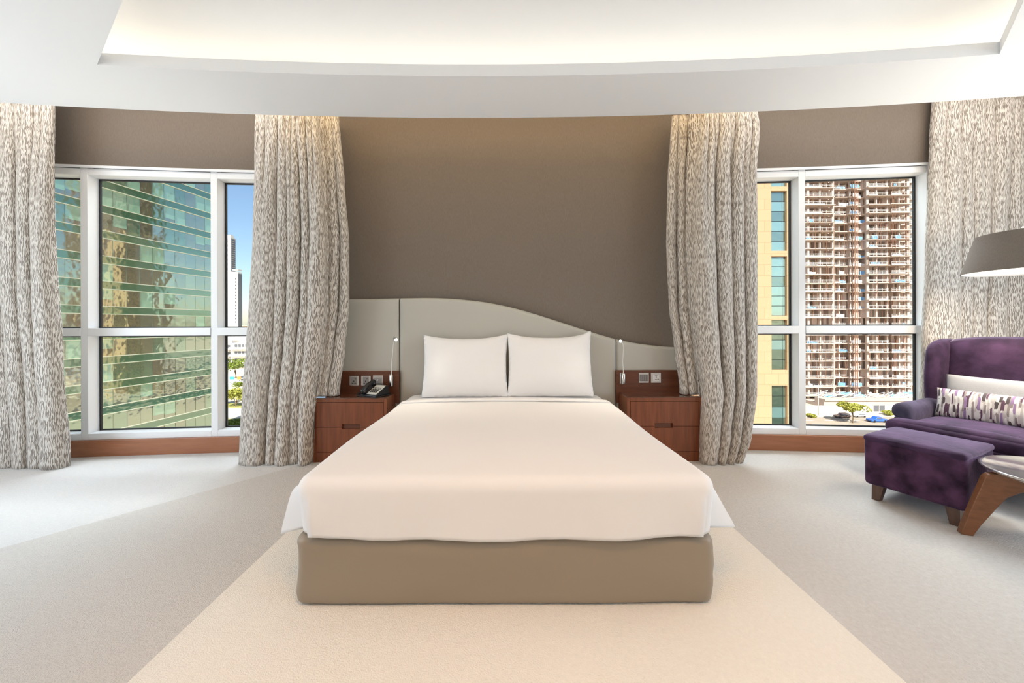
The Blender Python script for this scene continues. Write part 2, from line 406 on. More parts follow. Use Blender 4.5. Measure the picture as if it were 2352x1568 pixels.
# ------------------------------------------------------------ windows
def window(idx, xs_, label):
    root = bpy.data.objects.new('window_%d' % idx, None); COL.objects.link(root); structure(root, label)
    WM[root.name] = Matrix()
    Z0, Z1, ZT = .15, HW, 1.165
    pts = [Vector((x, yw(x)+.0, 0)) for x in xs_]
    fr = MB(); gk = MB()
    DEP = .135
    for i, p in enumerate(pts):
        t = (pts[min(i+1, len(pts)-1)]-pts[max(i-1, 0)]).normalized(); nr = Vector((-t.y, t.x, 0))
        for k in (0,):
            a = p+nr*(DEP/2+.01)
            fr.beam(a+Vector((0, 0, Z0)), a+Vector((0, 0, Z1)), .062, DEP) if False else None
            q = [a-t*.031-nr*DEP/2, a+t*.031-nr*DEP/2, a+t*.031+nr*DEP/2, a-t*.031+nr*DEP/2]
            fr.prism([(v.x, v.y) for v in q], Z0, Z1)
    for i in range(len(pts)-1):
        a, b_ = pts[i], pts[i+1]; t = (b_-a).normalized(); nr = Vector((-t.y, t.x, 0))
        a1, b1 = a+t*.031, b_-t*.031
        o_ = nr*(DEP/2+.01)
        for z, h in ((Z0+.03, .06), (Z1-.055, .06)):
            fr.beam(a1+o_+Vector((0, 0, z)), b1+o_+Vector((0, 0, z)), DEP, h)
        fr.beam(a1+nr*.005+nr*DEP/2+Vector((0, 0, ZT)), b1+nr*(.005+DEP/2)+Vector((0, 0, ZT)), DEP, .074)
        # slim sash frames, black gaskets and the panes
        g_ = nr*(.128)
        for za, zb in ((Z0+.06, ZT-.037), (ZT+.037, Z1-.085)):
            s_ = .012
            for z in (za+s_/2, zb-s_/2): gk.beam(a1+g_+Vector((0, 0, z)), b1+g_+Vector((0, 0, z)), .02, s_)
            for p in (a1+t*s_/2, b1-t*s_/2): 
                q = [p-t*s_/2+g_-nr*.01, p+t*s_/2+g_-nr*.01, p+t*s_/2+g_+nr*.01, p-t*s_/2+g_+nr*.01]
                gk.prism([(v.x, v.y) for v in q], za, zb)
            pn = MB(); e = nr*.003
            q = [a1+g_-e, b1+g_-e, b1+g_+e, a1+g_+e]; pn.prism([(v.x, v.y) for v in q], za+.004, zb-.004)
            pn.build('pane', M['glass'], root)
    fo = fr.build('window_frame', M['white'], root, bevel=.003)
    gk.build('gasket', M['gasket'], root)
    return root
window(1, [-5.05, -3.965, -2.825, -1.70], 'white framed window left of the bed, glass office block behind it')
window(2, [1.73, 2.86, 3.985, 5.02], 'white framed window right of the bed, tower under construction behind it')
# the panel walls between window ends and corner stay closed
structure(MB().box(XL-.2, XL, 3.2, 4.0, 0, 3.4).build('wall_left_corner', M['whitewall']))
structure(MB().box(XR, XR+.2, 3.2, 4.0, 0, 3.4).build('wall_right_corner', M['whitewall']))

# ------------------------------------------------------------ curtains
def interp(tab, v):
    if v <= tab[0][0]: return tab[0][1:]
    for p, q in zip(tab, tab[1:]):
        if v <= q[0]:
            k = (v-p[0])/(q[0]-p[0]); k = k*k*(3-2*k)*.5+k*.5
            return tuple(a+(b_-a)*k for a, b_ in zip(p[1:], q[1:]))
    return tab[-1][1:]
def curtain(label, tab, dc, ztop, folds_b, folds_t, amp_b, amp_t, depth, hem, width, seed):
    """tab rows: (z, xl, xr); folds_* = fold centres in u; depth(u,z) mean distance; hem(u) bottom height"""
    def foldf(tabf, u, sharp):
        for a, b_ in zip(tabf, tabf[1:]):
            if a <= u <= b_:
                ph = (u-a)/max(b_-a, 1e-5); return max(0, math.sin(math.pi*ph))**sharp*min(1, (b_-a)*len(tabf)*.75), (b_-a)*math.sin(2*math.pi*ph)
        return 0, 0
    def fn(u, v):
        zb = hem(u); z = zb+(ztop-zb)*v
        xl, xr = interp(tab, z)
        k = min(1, max(0, (z-1.3)/1.7)); k = k*k
        fb, sb = foldf(folds_b, u, .8); ft, st_ = foldf(folds_t, u, .8)
        f = amp_b*fb*(1-k)+amp_t*ft*k
        pin = max(0, (z-(ztop-.13))/.13)
        f *= 1-.35*pin
        wob = noise.noise(Vector((u*7+seed, z*1.1, seed)))*.014+noise.noise(Vector((u*25+seed, z*2.2, seed)))*.006
        # cloth pushed sideways so folds lean over each other a little
        x = xl+(xr-xl)*(u-.19*(sb*(1-k)+st_*k)) + .008*math.sin(u*37+seed+z*1.7)*(.4+.6*(1-k))
        return (x, depth(u, z)-f+wob, z)
    m_ = MB(); m_.grid(fn, 260, 90, lambda u, v: (u*width+seed, hem(u)+(ztop-hem(u))*v))
    o = m_.build('curtain', M['curtain'], None, True, solid=.003)
    return tag(o, label, 'curtain', 'tall patterned curtains beside the windows')
def rowz(rows, d): return sorted([(wz(py, d), wx(l, d), wx(r_, d)) for py, l, r_ in rows])
def uneven(n, seed, jit=.35):
    rnd = random.Random(seed); c_ = [0]
    for i in range(n): c_.append(c_[-1]+1+rnd.uniform(-jit, jit))
    return [v/c_[-1] for v in c_]
def sm(a, b_, x): t = min(1, max(0, (x-a)/(b_-a))); return t*t*(3-2*t)
# left of the bed: outer part to the floor, inner part resting on the bedside cabinet
rows = [(250, 577, 766), (300, 577, 771), (400, 578, 781), (550, 578, 791), (700, 573, 789), (800, 568, 778), (900, 560, 764), (1000, 554, 760), (1075, 550, 760)]
curtain('grey patterned curtain beside the telephone, its inner edge on the cabinet', rowz(rows, 3.33), 3.33, 3.15,
    [0, .30, .42, .56, .66, .80, .91, 1], uneven(12, 3), .13, .055,
    lambda u, z: 3.41-.06*sm(0, .3, u)+.10*sm(.80, .84, u)*sm(.3, .5, z) , lambda u: .004 if u < .805 else .582, 1.45, 1.3)
rows = [(245, 1563, 1740), (300, 1558, 1744), (400, 1551, 1734), (550, 1546, 1731), (700, 1551, 1730), (800, 1563, 1731), (900, 1577, 1730), (1000, 1572, 1716), (1075, 1576, 1690)]
curtain('grey patterned curtain beside the light switch, its inner edge on the cabinet', rowz(rows, 3.33), 3.33, 3.15,
    [0, .11, .24, .50, .68, .84, 1], uneven(11, 8), .13, .055,
    lambda u, z: 3.35+.13*(1-sm(.19, .26, u))*sm(.3, .5, z), lambda u: .582 if u < .225 else .004+.03*sm(.85, 1, u), 1.4, 5.7)
rows = [(230, -190, 108), (400, -190, 107), (600, -180, 114), (800, -170, 126), (1080, -160, 141)]
curtain('grey patterned curtain at the left edge of the photo', rowz(rows, 3.22), 3.22, 3.25,
    uneven(8, 12, .2), uneven(13, 13), .11, .055, lambda u, z: 3.28, lambda u: .004, 2.0, 9.1)
rows = [(200, 2188, 2520), (300, 2183, 2520), (450, 2178, 2520), (600, 2172, 2520), (780, 2163, 2520), (1080, 2150, 2520)]
curtain('grey patterned curtain behind the purple armchair', rowz(rows, 3.30), 3.30, 3.34,
    [0, .22, .30, .40, .52, .63, .76, .9, 1], uneven(13, 19), .07, .05, lambda u, z: 3.46-.05*u, lambda u: .004, 2.1, 14.2)

# ------------------------------------------------------------ headboard
hb = thing('headboard', 'long curved grey-green padded headboard mounted on the taupe wall', 'headboard', (0, 3.66, 0))
HT_ = [(-1.75, wz(687, 3.66)), (-1.4, wz(686, 3.66)), (-1.034, wz(684.5, 3.66)), (-.75, wz(683.5, 3.66)), (-.5, wz(686, 3.66)), (-.25, wz(692, 3.66)), (0, wz(703, 3.66)),
       (.25, wz(719, 3.66)), (.5, wz(738, 3.66)), (.75, wz(757.5, 3.66)), (.95, wz(772, 3.66)), (1.062, wz(779.5, 3.66)), (1.25, wz(788.5, 3.66)), (1.45, wz(795, 3.66)), (1.62, wz(798, 3.66)), (1.75, wz(799, 3.66))]
def htop(x):
    for p, q in zip(HT_, HT_[1:]):
        if x <= q[0]:
            k = (x-p[0])/(q[0]-p[0]); return p[1]+(q[1]-p[1])*k
    return HT_[-1][1]
def hsm(x): return sum(htop(max(-1.75, min(1.75, x+o_)))for o_ in (-.08, -.04, 0, .04, .08))/5
for x0, x1 in ((-1.75, -1.037), (-1.031, 1.059), (1.065, 1.75)):
    m_ = MB(); nx = max(8, int((x1-x0)/.03)); E = .035
    prof = []
    def fn(u, v, x0=x0, x1=x1):
        x = x0+(x1-x0)*u; zt = hsm(x)
        # v: 0 bottom .. .8 front top, then over the rounded top to the back
        if v < .7: z, y = .28+(zt-E-.28)*v/.7, 0
        elif v < .9:
            a = (v-.7)/.2*math.pi/2; z, y = zt-E+E*math.sin(a), E*(1-math.cos(a))
        else: z, y = zt, E+(.075-E)*(v-.9)/.1
        e = min(x-x0, x1-x); ed = max(0, .02-e)/.02
        y = 3.605+y+.02*ed**2
        return (x, y, z)
    us = [0, .004, .01, .02] if x1-x0 > 1 else [0, .01, .025, .04]
    nu = nx+8
    def uu(i):
        seq = us+[us[-1]+(1-2*us[-1])*k/(nx) for k in range(1, nx)]+[1-q for q in reversed(us)]
        return seq
    seq = uu(0); vs = []; fs = []; vseq = [k/14*.7 for k in range(15)]+[.7+.2*k/8 for k in range(1, 9)]+[1]
    for v in vseq:
        for u in seq: vs.append(fn(u, v))
    L = len(seq)
    for j in range(len(vseq)-1):
        for i in range(L-1): fs.append((j*L+i, j*L+i+1, (j+1)*L+i+1, (j+1)*L+i))
    m_.add(vs, fs)
    m_.box(x0, x1, 3.625, 3.68, .28, .3)
    m_.build('padded_panel', M['headb'], hb, True)
MB().box(-1.037-.004, -1.031+.004, 3.63, 3.66, .28, hsm(-1.034)-.012).build('groove', M['groove'], hb)
MB().box(1.059-.004, 1.065+.004, 3.63, 3.66, .28, hsm(1.062)-.012).build('groove', M['groove'], hb)
m_ = MB(); pts = [(-1.74+3.48*i/70, hsm(-1.74+3.48*i/70)-.01) for i in range(71)]
m_.prism([(-1.74, .25)]+pts+[(1.74, .25)], 3.655, 3.672, 'y'); m_.build('back_board', M['groove'], hb)

# ------------------------------------------------------------ bedside cabinets
def nightstand(x0, x1, inner, label):
    Y0, Y1, ZT = 3.34, 3.60, .576
    s = thing('bedside_cabinet', label, 'bedside cabinet', ((x0+x1)/2, (Y0+Y1)/2, 0), 0, 'walnut bedside cabinets')
    w_ = x1-x0; t = .028
    body = MB(); body.box(x0, x0+t, Y0, Y1, .0, ZT-.008); body.box(x1-t, x1, Y0, Y1, .0, ZT-.008)
    body.box(x0+t, x1-t, Y0, Y1, ZT-.04, ZT-.008); body.box(x0+t, x1-t, Y0+.004, Y1, .0, .085); body.box(x0+t, x1-t, Y0+.05, Y1, .085, ZT-.04)
    body.build('carcass', M['walnutv'], s, bevel=.002)
    MB().box(x0, x1, Y0-.002, Y1+.005, ZT-.008, ZT).build('top', M['tabletop'], s, bevel=.0015)
    a, b_ = x0+t+.003, x1-t-.003; zm = .312; cx = (a+b_)/2+(.01 if inner > 0 else .0); hw = .08
    cx = x0+ (785+826)/2*0 + ( (805.5-717)/171*w_ if inner > 0 else (1523-1440)/171*w_ )
    for z0, z1, up in ((zm+.0015, ZT-.043, True), (.088, zm-.0015, False)):
        m_ = MB(); c_ = .027
        if up: m_.prism([(a, z0), (cx-hw, z0), (cx-hw, z0+c_), (cx+hw, z0+c_), (cx+hw, z0), (b_, z0), (b_, z1), (a, z1)], Y0+.002, Y0+.024, 'y')
        else: m_.prism([(a, z0), (b_, z0), (b_, z1), (cx+hw, z1), (cx+hw, z1-c_+.014), (cx-hw, z1-c_+.014), (cx-hw, z1), (a, z1)], Y0+.002, Y0+.024, 'y')
        dr = m_.build('drawer', M['walnutv'], s, bevel=.0015)
        if not up:
            MB().box(cx-hw+.001, cx+hw-.001, Y0+.018, Y0+.028, z1-.012, z1+.028).build('finger_pull', M['walnuth'], dr)
    # upstand behind the top
    if inner > 0: bx0, bx1 = x0, wx(917.5, 3.60)
    else: bx0, bx1 = wx(1413.5, 3.60), x1+.02
    zt2 = wz(851, 3.58)
    MB().box(bx0, bx1, 3.578, 3.603, ZT-.1, zt2).build('upstand', M['walnuth'], s, bevel=.0015)
    return s
nightstand(wx(717, 3.34), wx(888, 3.34), 1, 'walnut bedside cabinet left of the bed, with the telephone on top')
nightstand(wx(1440, 3.34), wx(1613, 3.34), -1, 'walnut bedside cabinet right of the bed, with a bare top')

def sock(px0, px1, py0, py1, style, label, cat='socket'):
    d = 3.57
    x0, x1, z0, z1 = wx(px0, d), wx(px1, d), wz(py1, d), wz(py0, d); cx, cz = (x0+x1)/2, (z0+z1)/2
    s = thing('wall_socket' if cat == 'socket' else 'light_switch', label, cat, (cx, 3.578, cz))
    MB().box(x0, x1, 3.569, 3.578, z0, z1).build('face_plate', M['plate'], s, bevel=.003)
    iw, ih = (x1-x0)*.31, (z1-z0)*.41
    def holes(par, lst):
        for hx, hz, w_, h_ in lst: MB().box(cx+hx-w_/2, cx+hx+w_/2, 3.560, 3.566, cz+hz-h_/2, cz+hz+h_/2).build('pin_hole', M['hole'], par)
    if style == 'uk':
        i_ = MB().box(cx-iw, cx+iw, 3.565, 3.570, cz-ih, cz+ih).build('insert', M['plateins'], s, bevel=.002)
        holes(i_, [(0, -.004, .006, .010), (-.012, -.024, .009, .006), (.012, -.024, .009, .006)])
        MB().box(cx+.008, cx+.020, 3.561, 3.566, cz+.014, cz+.026).build('rocker', M['platedark'], i_, bevel=.001)
    elif style == 'data':
        i_ = MB().box(cx-iw*1.35, cx+iw*1.35, 3.565, 3.570, cz-ih*.7, cz+ih*.7).build('insert', M['plateins'], s, bevel=.002)
        m_ = MB(); m_.T = Matrix.Translation((cx, 3.565, cz+.004)) @ Matrix.Rotation(R(90), 4, 'X'); m_.lathe([(0, .012), (.006, .012), (.007, 0)], n=16)
        m_.build('plug', M['platewhite'], i_, True)
    elif style == 'switch':
        i_ = MB().box(cx-iw*1.35, cx+iw*1.35, 3.565, 3.570, cz-ih*.8, cz+ih*.8).build('insert', M['platedark'], s, bevel=.002)
        for k in range(4):
            a = cx-iw*1.3+k*iw*.65; MB().box(a+.0008, a+iw*.65-.0008, 3.561, 3.566, cz-ih*.72, cz+ih*.72).build('rocker', mat('taupe_rocker', (.22, .20, .19), .35), i_, bevel=.001)
    else:
        i_ = MB().box(cx-iw, cx+iw, 3.565, 3.570, cz-iw*1.05, cz+iw*1.05).build('insert', M['platewhite'], s, bevel=.002)
        holes(i_, [(-.010, .019, .008, .005), (.004, .019, .008, .005), (-.003, .004, .004, .014), (-.010, -.018, .008, .005), (.004, -.018, .008, .005), (.019, -.014, .003, .010)])
sock(802, 824, 862, 884, 'uk', 'metal framed power socket furthest left on the upstand, clear of the telephone')
sock(829, 851, 862, 884, 'uk', 'metal framed power socket just behind the telephone handset')
sock(856, 879, 861, 884, 'data', 'metal framed telephone outlet with a plug, above the keypad')
sock(1467, 1490, 857, 880, 'switch', 'metal framed light switch with four rockers, right of the bed', 'light switch')
sock(1495, 1518, 857, 880, 'multi', 'universal power socket with white centre, right of the bed')

def reading_lamp(px, py0, py1, pts, label):
    d = 3.55; x = wx(px, d); z0, z1 = wz(py1, d), wz(py0, d)
    s = thing('reading_lamp', label, 'reading lamp', (x, 3.578, z0), 0, 'flexible reading lamps by the bed')
    m_ = at((x, 3.553, 0)); m_.lathe([(0, z0), (.0165, z0), (.0185, z0+.003), (.0185, z1-.003), (.016, z1), (0, z1)], n=28); m_.build('body', M['chrome'], s, True)
    MB().box(x-.026, x+.004, 3.571, 3.578, z0+.003, z1+.002).build('mount_plate', M['chrome'], s, bevel=.002)
    P = [Vector((x, 3.553, z1))]+[Vector((wx(a, dd), dd, wz(b_, dd))) for a, b_, dd in pts]
    # smooth
    Q = []
    for i in range(len(P)-1):
        p0, p1, p2, p3 = P[max(0, i-1)], P[i], P[i+1], P[min(len(P)-1, i+2)]
        for k in range(8):
            t = k/8; Q.append(.5*((2*p1)+(p2-p0)*t+(2*p0-5*p1+4*p2-p3)*t*t+(3*p1-p0-3*p2+p3)*t**3))
    Q.append(P[-1])
    MB().tube(Q, [.0065]*2+[.0038]*(len(Q)-2), 8).build('flexible_stem', M['platewhite'], s, True)
    e = P[-1]; dirv = (Vector((0.0, 2.2, .62))-e).normalized()
    m_ = MB(); m_.tube([e-dirv*.014, e-dirv*.010, e+dirv*.024, e+dirv*.026], [.006, .012, .014, .0125], 20); hd = m_.build('lamp_head', M['chrome'], s, True)
    m_ = MB(); m_.tube([e+dirv*.0262, e+dirv*.0275], [.0115, .0115], 20); m_.build('lens', M['bulb'], hd)
    l = bpy.data.lights.new('reading_light', 'SPOT'); l.energy = 9; l.spot_size = R(120); l.spot_blend = .8; l.shadow_soft_size = .02; l.color = (1, .88, .7)
    lo = bpy.data.objects.new('reading_light', l); COL.objects.link(lo); lo.location = e+dirv*.035; lo.rotation_euler = (-dirv).to_track_quat('Z', 'Y').to_euler()
reading_lamp(898, 860, 886, [(898.5, 850, 3.553), (899.5, 830, 3.545), (901.5, 810, 3.53), (903, 795, 3.50), (905, 785, 3.45), (907, 777, 3.40)], 'lit chrome reading lamp beside the telephone')
reading_lamp(1431.5, 858, 883, [(1431, 846, 3.553), (1430, 830, 3.545), (1431, 815, 3.53), (1432, 800, 3.50), (1430, 790, 3.45), (1428, 782, 3.40)], 'lit chrome reading lamp beside the light switch')

# ------------------------------------------------------------ telephone
tx, ty = wx(861, 3.45), 3.455
ph = thing('telephone', 'black desk telephone with a silver keypad on the left cabinet', 'telephone', (tx, ty, .576), R(-24))
m_ = at((tx, ty, .576), R(-24))
m_.prism([(-.095, 0), (.095, 0), (.095, .018), (.075, .085), (.055, .09), (-.085, .022)], -.09, .09, 'x')
# local y is the depth: front low, back high
m_.build('base', M['black'], ph, bevel=.006)
m_ = at((tx, ty, .576), R(-24)); m_.box(-.115, .115, -.115, .09, .0, .010); m_.build('stand', M['black'], ph, bevel=.006)
T = Matrix.Translation((tx, ty, .576)) @ Matrix.Rotation(R(-24), 4, 'Z') @ Matrix.Translation((0, -.085, .022)) @ Matrix.Rotation(math.atan2(.068, .140), 4, 'X')
m_ = MB(); m_.T = T; m_.box(-.025, .086, .004, .146, .0, .004); kp = m_.build('keypad', M['keypad'], ph, bevel=.002)
for r_ in range(6):
    for c_ in range(4 if r_ < 4 else 5):
        m_ = MB(); m_.T = T
        if r_ < 4: m_.box(-.010+c_*.021, .004+c_*.021, .030+r_*.013, .039+r_*.013, .004, .007)
        else: m_.box(-.013+c_*.019, -.003+c_*.019, .070+r_*.0+(r_-4)*.014+.014, .077+(r_-4)*.014+.014, .004, .006)
        m_.build('button', M['black'], kp)
# handset: arched grip with two cups along the left side
m_ = MB(); m_.T = T
m_.tube([(-.055, -.012, .022), (-.055, .0, .030), (-.055, .03, .040), (-.055, .075, .046), (-.055, .12, .040), (-.055, .15, .030), (-.055, .162, .020)], [.016, .024, .021, .018, .021, .026, .018], 14)
m_.tube([(-.055, .008, .032), (-.055, .008, .008)], [.026, .023], 16); m_.tube([(-.055, .142, .032), (-.055, .142, .008)], [.026, .023], 16)
m_.build('handset', M['black'], ph, True)
m_ = at((tx, ty, .576), R(-24)); cp = []
for k in range(90):
    a = k*.7; cp.append((-.12-.05*math.sin(k/90*math.pi)+.006*math.cos(a), -.09+.12*k/90, .010+.006*math.sin(a)))
m_.tube(cp, .0025, 5); m_.build('cord', M['black'], ph, True)

# ------------------------------------------------------------ bed
bed = thing('bed', 'double bed with taupe upholstered base', 'bed', (0, 2.6, 0))
BX0, BX1, BY0, BY1 = -.932, .912, 1.628, 3.60
def rbox(x0, x1, y0, y1, z0, z1, r_, n=8, wav=0):
    """rounded upholstered block: rings of rounded rectangles, with soft wrinkles"""
    m_ = MB(); rings = []
    def ring(e, z):
        out = []; cr = .05
        X0, X1, Y0, Y1 = x0+e, x1-e, y0+e, y1-e
        for cx, cy, a0 in ((X1-cr, Y1-cr, 0), (X0+cr, Y1-cr, 90), (X0+cr, Y0+cr, 180), (X1-cr, Y0+cr, 270)):
            for k in range(7):
                a = R(a0+90*k/6); out.append((cx+cr*math.cos(a), cy+cr*math.sin(a)))
        res = []
        for i in range(len(out)):
            p, q = out[i], out[(i+1) % len(out)]; L = math.dist(p, q); s_ = max(1, int(L/.05))
            for k in range(s_):
                res.append((p[0]+(q[0]-p[0])*k/s_, p[1]+(q[1]-p[1])*k/s_, z))
        return res
    base_ = ring(0, 0); N = len(base_)
    zs = [(r_*(1-math.cos(a)), z0+r_*(1-math.sin(a))) for a in ()]
    seqz = [(r_*.6*(1-math.sin(a)), z0+r_*.6*(1-math.cos(a))) for a in [k/4*math.pi/2 for k in range(5)]]
    seqz += [(0, z0+.6*r_+(z1-z0-1.6*r_)*k/10) for k in range(1, 11)]
    seqz += [(r_*(1-math.cos(a)), z1-r_+r_*math.sin(a)) for a in [k/5*math.pi/2 for k in range(1, 6)]]
    vs = []
    cx, cy = (x0+x1)/2, (y0+y1)/2
    for e, z in seqz:
        for (x, y, _) in base_:
            sx = 1-e/((x1-x0)/2); sy = 1-e/((y1-y0)/2)
            px, py = cx+(x-cx)*sx, cy+(y-cy)*sy
            d = wav*(noise.noise(Vector((px*2.2, py*2.2, z*9)))+.5*noise.noise(Vector((px*6, py*6, z*16+3))))
            nn = Vector((px-cx, py-cy)).normalized() if True else None
            ax = 1 if abs(abs(x-cx)-(x1-x0)/2) < .06 else 0; ay = 1 if abs(abs(y-cy)-(y1-y0)/2) < .06 else 0
            vs.append((px+ax*d*(1 if x > cx else -1), py+ay*d*(1 if y > cy else -1), z))
    K = len(seqz); fs = [(k*N+i, k*N+(i+1) % N, (k+1)*N+(i+1) % N, (k+1)*N+i) for k in range(K-1) for i in range(N)]
    fs += [tuple(range(N-1, -1, -1)), tuple(range((K-1)*N, K*N))]
    m_.add(vs, fs); return m_
rbox(BX0, BX1, BY0, BY1, .004, .302, .035, wav=.007).build('bed_base', M['bedbase'], bed, True)
rbox(BX0+.03, BX1-.03, BY0+.05, BY1, .302, .50, .05).build('mattress', M['linen'], bed, True)
# top sheet showing between duvet and pillows
ZB = .558
def drape(y0, y1, ztop, hemz, xl, xr, foot, name, matr, label_parent, seed, closed_foot=True):
    pass
def bedcloth(name, yh, yf, zt, hem_l, hem_r, hem_f, XLf, XRf, flare, matr, parent, fold_l=None, fold_r=None, crown=.015, seed=0):
    """U-shaped outline from head-left round the foot to head-right; rows run from the spine over the edge down to the hem"""
    out = []   # (x, y, nx, ny, side param)
    NS, NF = 60, 80; cr = .072
    for i in range(NS+1):
        y = yh+(yf+cr-yh)*i/NS; out.append((XLf(y), y, -1, 0, 'l'))
    if hem_f is not None:
        for k in range(1, 8):
            a = R(180+90*k/8); out.append((XLf(yf)+cr+cr*math.cos(a), yf+cr+cr*math.sin(a), math.cos(a), math.sin(a), 'c'))
        for i in range(NF+1):
            x = XLf(yf)+cr+(XRf(yf)-XLf(yf)-2*cr)*i/NF; out.append((x, yf, 0, -1, 'f'))
        for k in range(1, 8):
            a = R(270+90*k/8); out.append((XRf(yf)-cr+cr*math.cos(a), yf+cr+cr*math.sin(a), math.cos(a), math.sin(a), 'c'))
        for i in range(NS+1):
            y = yf+cr+(yh-yf-cr)*i/NS; out.append((XRf(y), y, 1, 0, 'r'))
    prof_top = [0, .05, .1, .16, .23, .31, .4, .5, .62, .75, .85, .92, .97, 1]; RR_ = .055
    rows = [('t', v) for v in prof_top]+[('a', k/6) for k in range(1, 7)]+[('d', k/14) for k in range(1, 15)]
    vs = []
    for kind, v in rows:
        for (x, y, nx, ny, sd_) in out:
            cx_ = (XLf(y)+XRf(y))/2; cy_ = max(y, yf+.75) if sd_ in 'fc' or y < yf+.75 else y
            # inset edge start
            ex, ey = x-nx*RR_, y-ny*RR_
            hz = {'l': hem_l, 'r': hem_r}.get(sd_, None)
            t_x = (x-XLf(yf))/(XRf(yf)-XLf(yf))
            if sd_ == 'l': hz = hem_l(y)
            elif sd_ == 'r': hz = hem_r(y)
            elif sd_ == 'f': hz = hem_f(t_x)
            else: hz = hem_f(0 if x < 0 else 1)
            if kind == 't':
                px_, py_ = cx_+(ex-cx_)*v, cy_+(ey-cy_)*v
                sx_ = 2*(px_-cx_)/(XRf(y)-XLf(y)); sy_ = min(1, max(0, (py_-yf-RR_)/.55)) if hem_f is not None else 1
                z = zt+crown*max(0, 1-sx_*sx_)*(1-(1-sy_)**2)
                z += .004*noise.noise(Vector((px_*2.4+seed, py_*2.4, 0)))
            elif kind == 'a':
                a = v*math.pi/2; px_, py_ = ex+nx*RR_*math.sin(a), ey+ny*RR_*math.sin(a); z = zt-RR_*(1-math.cos(a))
            else:
                fx, fy = flare(sd_, x, y, v)
                z = (zt-RR_)+(hz-(zt-RR_))*v
                b = (.008*noise.noise(Vector((x*5+seed, y*5, z*3)))+.004*noise.noise(Vector((x*16+seed, y*16, z*5))))*v
                px_, py_ = x+fx+nx*b, y+fy+ny*b
            vs.append((px_, py_, z))
    N = len(out); fs = [(k*N+i, k*N+i+1, (k+1)*N+i+1, (k+1)*N+i) for k in range(len(rows)-1) for i in range(N-1)]
    m_ = MB(); m_.add(vs, fs)
    o = weld(m_.build(name, matr, parent, True, solid=.010))
    return o
DL = lambda y: -.932+.008*math.sin(y*5)-.0*y
DR = lambda y: .905+.008*math.sin(y*4.3+1)
DYF = 1.612
def hem_l(y): return .305-.022*math.exp(-((y-1.70)/.07)**2)+.006*math.sin(y*9)
def hem_r(y): return .315-.010*math.exp(-((y-1.70)/.07)**2)+.006*math.sin(y*8)
def hem_f(t): return .312-.016*math.sin(math.pi*t)+.004*math.sin(t*23)
def flare(sd_, x, y, v):
    vv = v**.4
    if sd_ == 'l':
        return (-(.012+.078*math.exp(-((y-1.700)/.065)**2))*vv + .03*math.exp(-((y-1.647)/.025)**2)*math.sin(math.pi*min(1, v*1.2)), -.0)
    if sd_ == 'r':
        return ((.012+.100*math.exp(-((y-1.700)/.060)**2))*v**.85 - .03*math.exp(-((y-1.647)/.025)**2)*math.sin(math.pi*min(1, v*1.2)), 0)
    if sd_ == 'f':
        e = min(x-DL(DYF), DR(DYF)-x)
        return (0, -.012*math.sin(math.pi*v)*math.exp(-((e-.06)/.06)**2)+.004*math.sin(x*9)*v)
    return (.012*(1 if x < 0 else -1)*v, .02*v)
bedcloth('sheet', 3.56, 3.05, .548, lambda y: .33, lambda y: .33, lambda t: .5, lambda y: DL(y)+.012, lambda y: DR(y)-.012,
         lambda *a: (0, 0), M['linen'], bed, crown=.018, seed=4)
dv = bedcloth('duvet', 3.15, DYF, ZB, hem_l, hem_r, hem_f, DL, DR, flare, M['linen'], None, seed=1)
tag(dv, 'cream white duvet spread over the whole bed, hanging over its foot', 'duvet')
m_ = MB()
def fbf(u, v):
    x = DL(3.15)+.015+(DR(3.15)-DL(3.15)-.03)*u; e = min(u, 1-u)*1.88
    z = ZB+.02*(1-(2*u-1)**2)+.008
    if e < .055: z -= .055-math.sqrt(max(0, .055**2-(.055-e)**2))
    return (x, 3.14+.09*v, z+.004*math.sin(math.pi*v))
fbo = m_.grid(fbf, 90, 8).build('folded_edge', M['linen'], dv, True, solid=.012)

def pillow(label, px0, px1, py0, py1, d, lean, yaw, seed, tl=(0, 0), tr=(0, 0)):
    W = (px1-px0)*d/F*1.015; Hh = (py1-py0)*d/F*1.06; cx = wx((px0+px1)/2, d)
    root = (cx, d, ZB+.012)
    T = Matrix.Translation(root) @ Matrix.Rotation(R(yaw), 4, 'Z') @ Matrix.Rotation(R(-lean), 4, 'X')
    m_ = MB(); m_.T = T
    def side(sg):
        def fn(u, v):
            a, b_ = 2*u-1, 2*v-1
            sag = .032*(1-a*a)                       # top edge dips between the raised corners
            pinch = .016*(1-b_*b_)
            x = a*(W/2-pinch)
            z = Hh/2*(1+b_)-sag*max(0, b_)**3
            if b_ > 0:
                z += (tl[1] if a < 0 else tr[1])*abs(a)**4*b_**2; x += (tl[0] if a < 0 else tr[0])*abs(a)**6*b_**4
            t = .085*((1-abs(a)**2.6)**.62)*((1-abs(b_)**2.8)**.6)
            t *= 1+.12*noise.noise(Vector((a*1.4+seed, b_*1.4, sg)))
            wr = .004*noise.noise(Vector((a*6+seed, b_*6, sg*3)))*(abs(a)**2+abs(b_)**2)
            return (x, sg*t+wr, z)
        return fn
    m_.grid(side(-1), 44, 36); m_.grid(lambda u, v: side(1)(1-u, v), 44, 36)
    # cased border along the edge
    def flange(u, v):
        a = -1+2*u; return None
    o = m_.build('pillow', M['pillow'], None, True)
    # weld edges of the two halves
    import bmesh
    bm = bmesh.new(); bm.from_mesh(o.data); bmesh.ops.remove_doubles(bm, verts=bm.verts, dist=.0008); bmesh.ops.recalc_face_normals(bm, faces=bm.faces); bm.to_mesh(o.data); bm.free()
    for p in o.data.polygons: p.use_smooth = True
    tag(o, label, 'pillow', 'white pillows against the headboard')
    return o
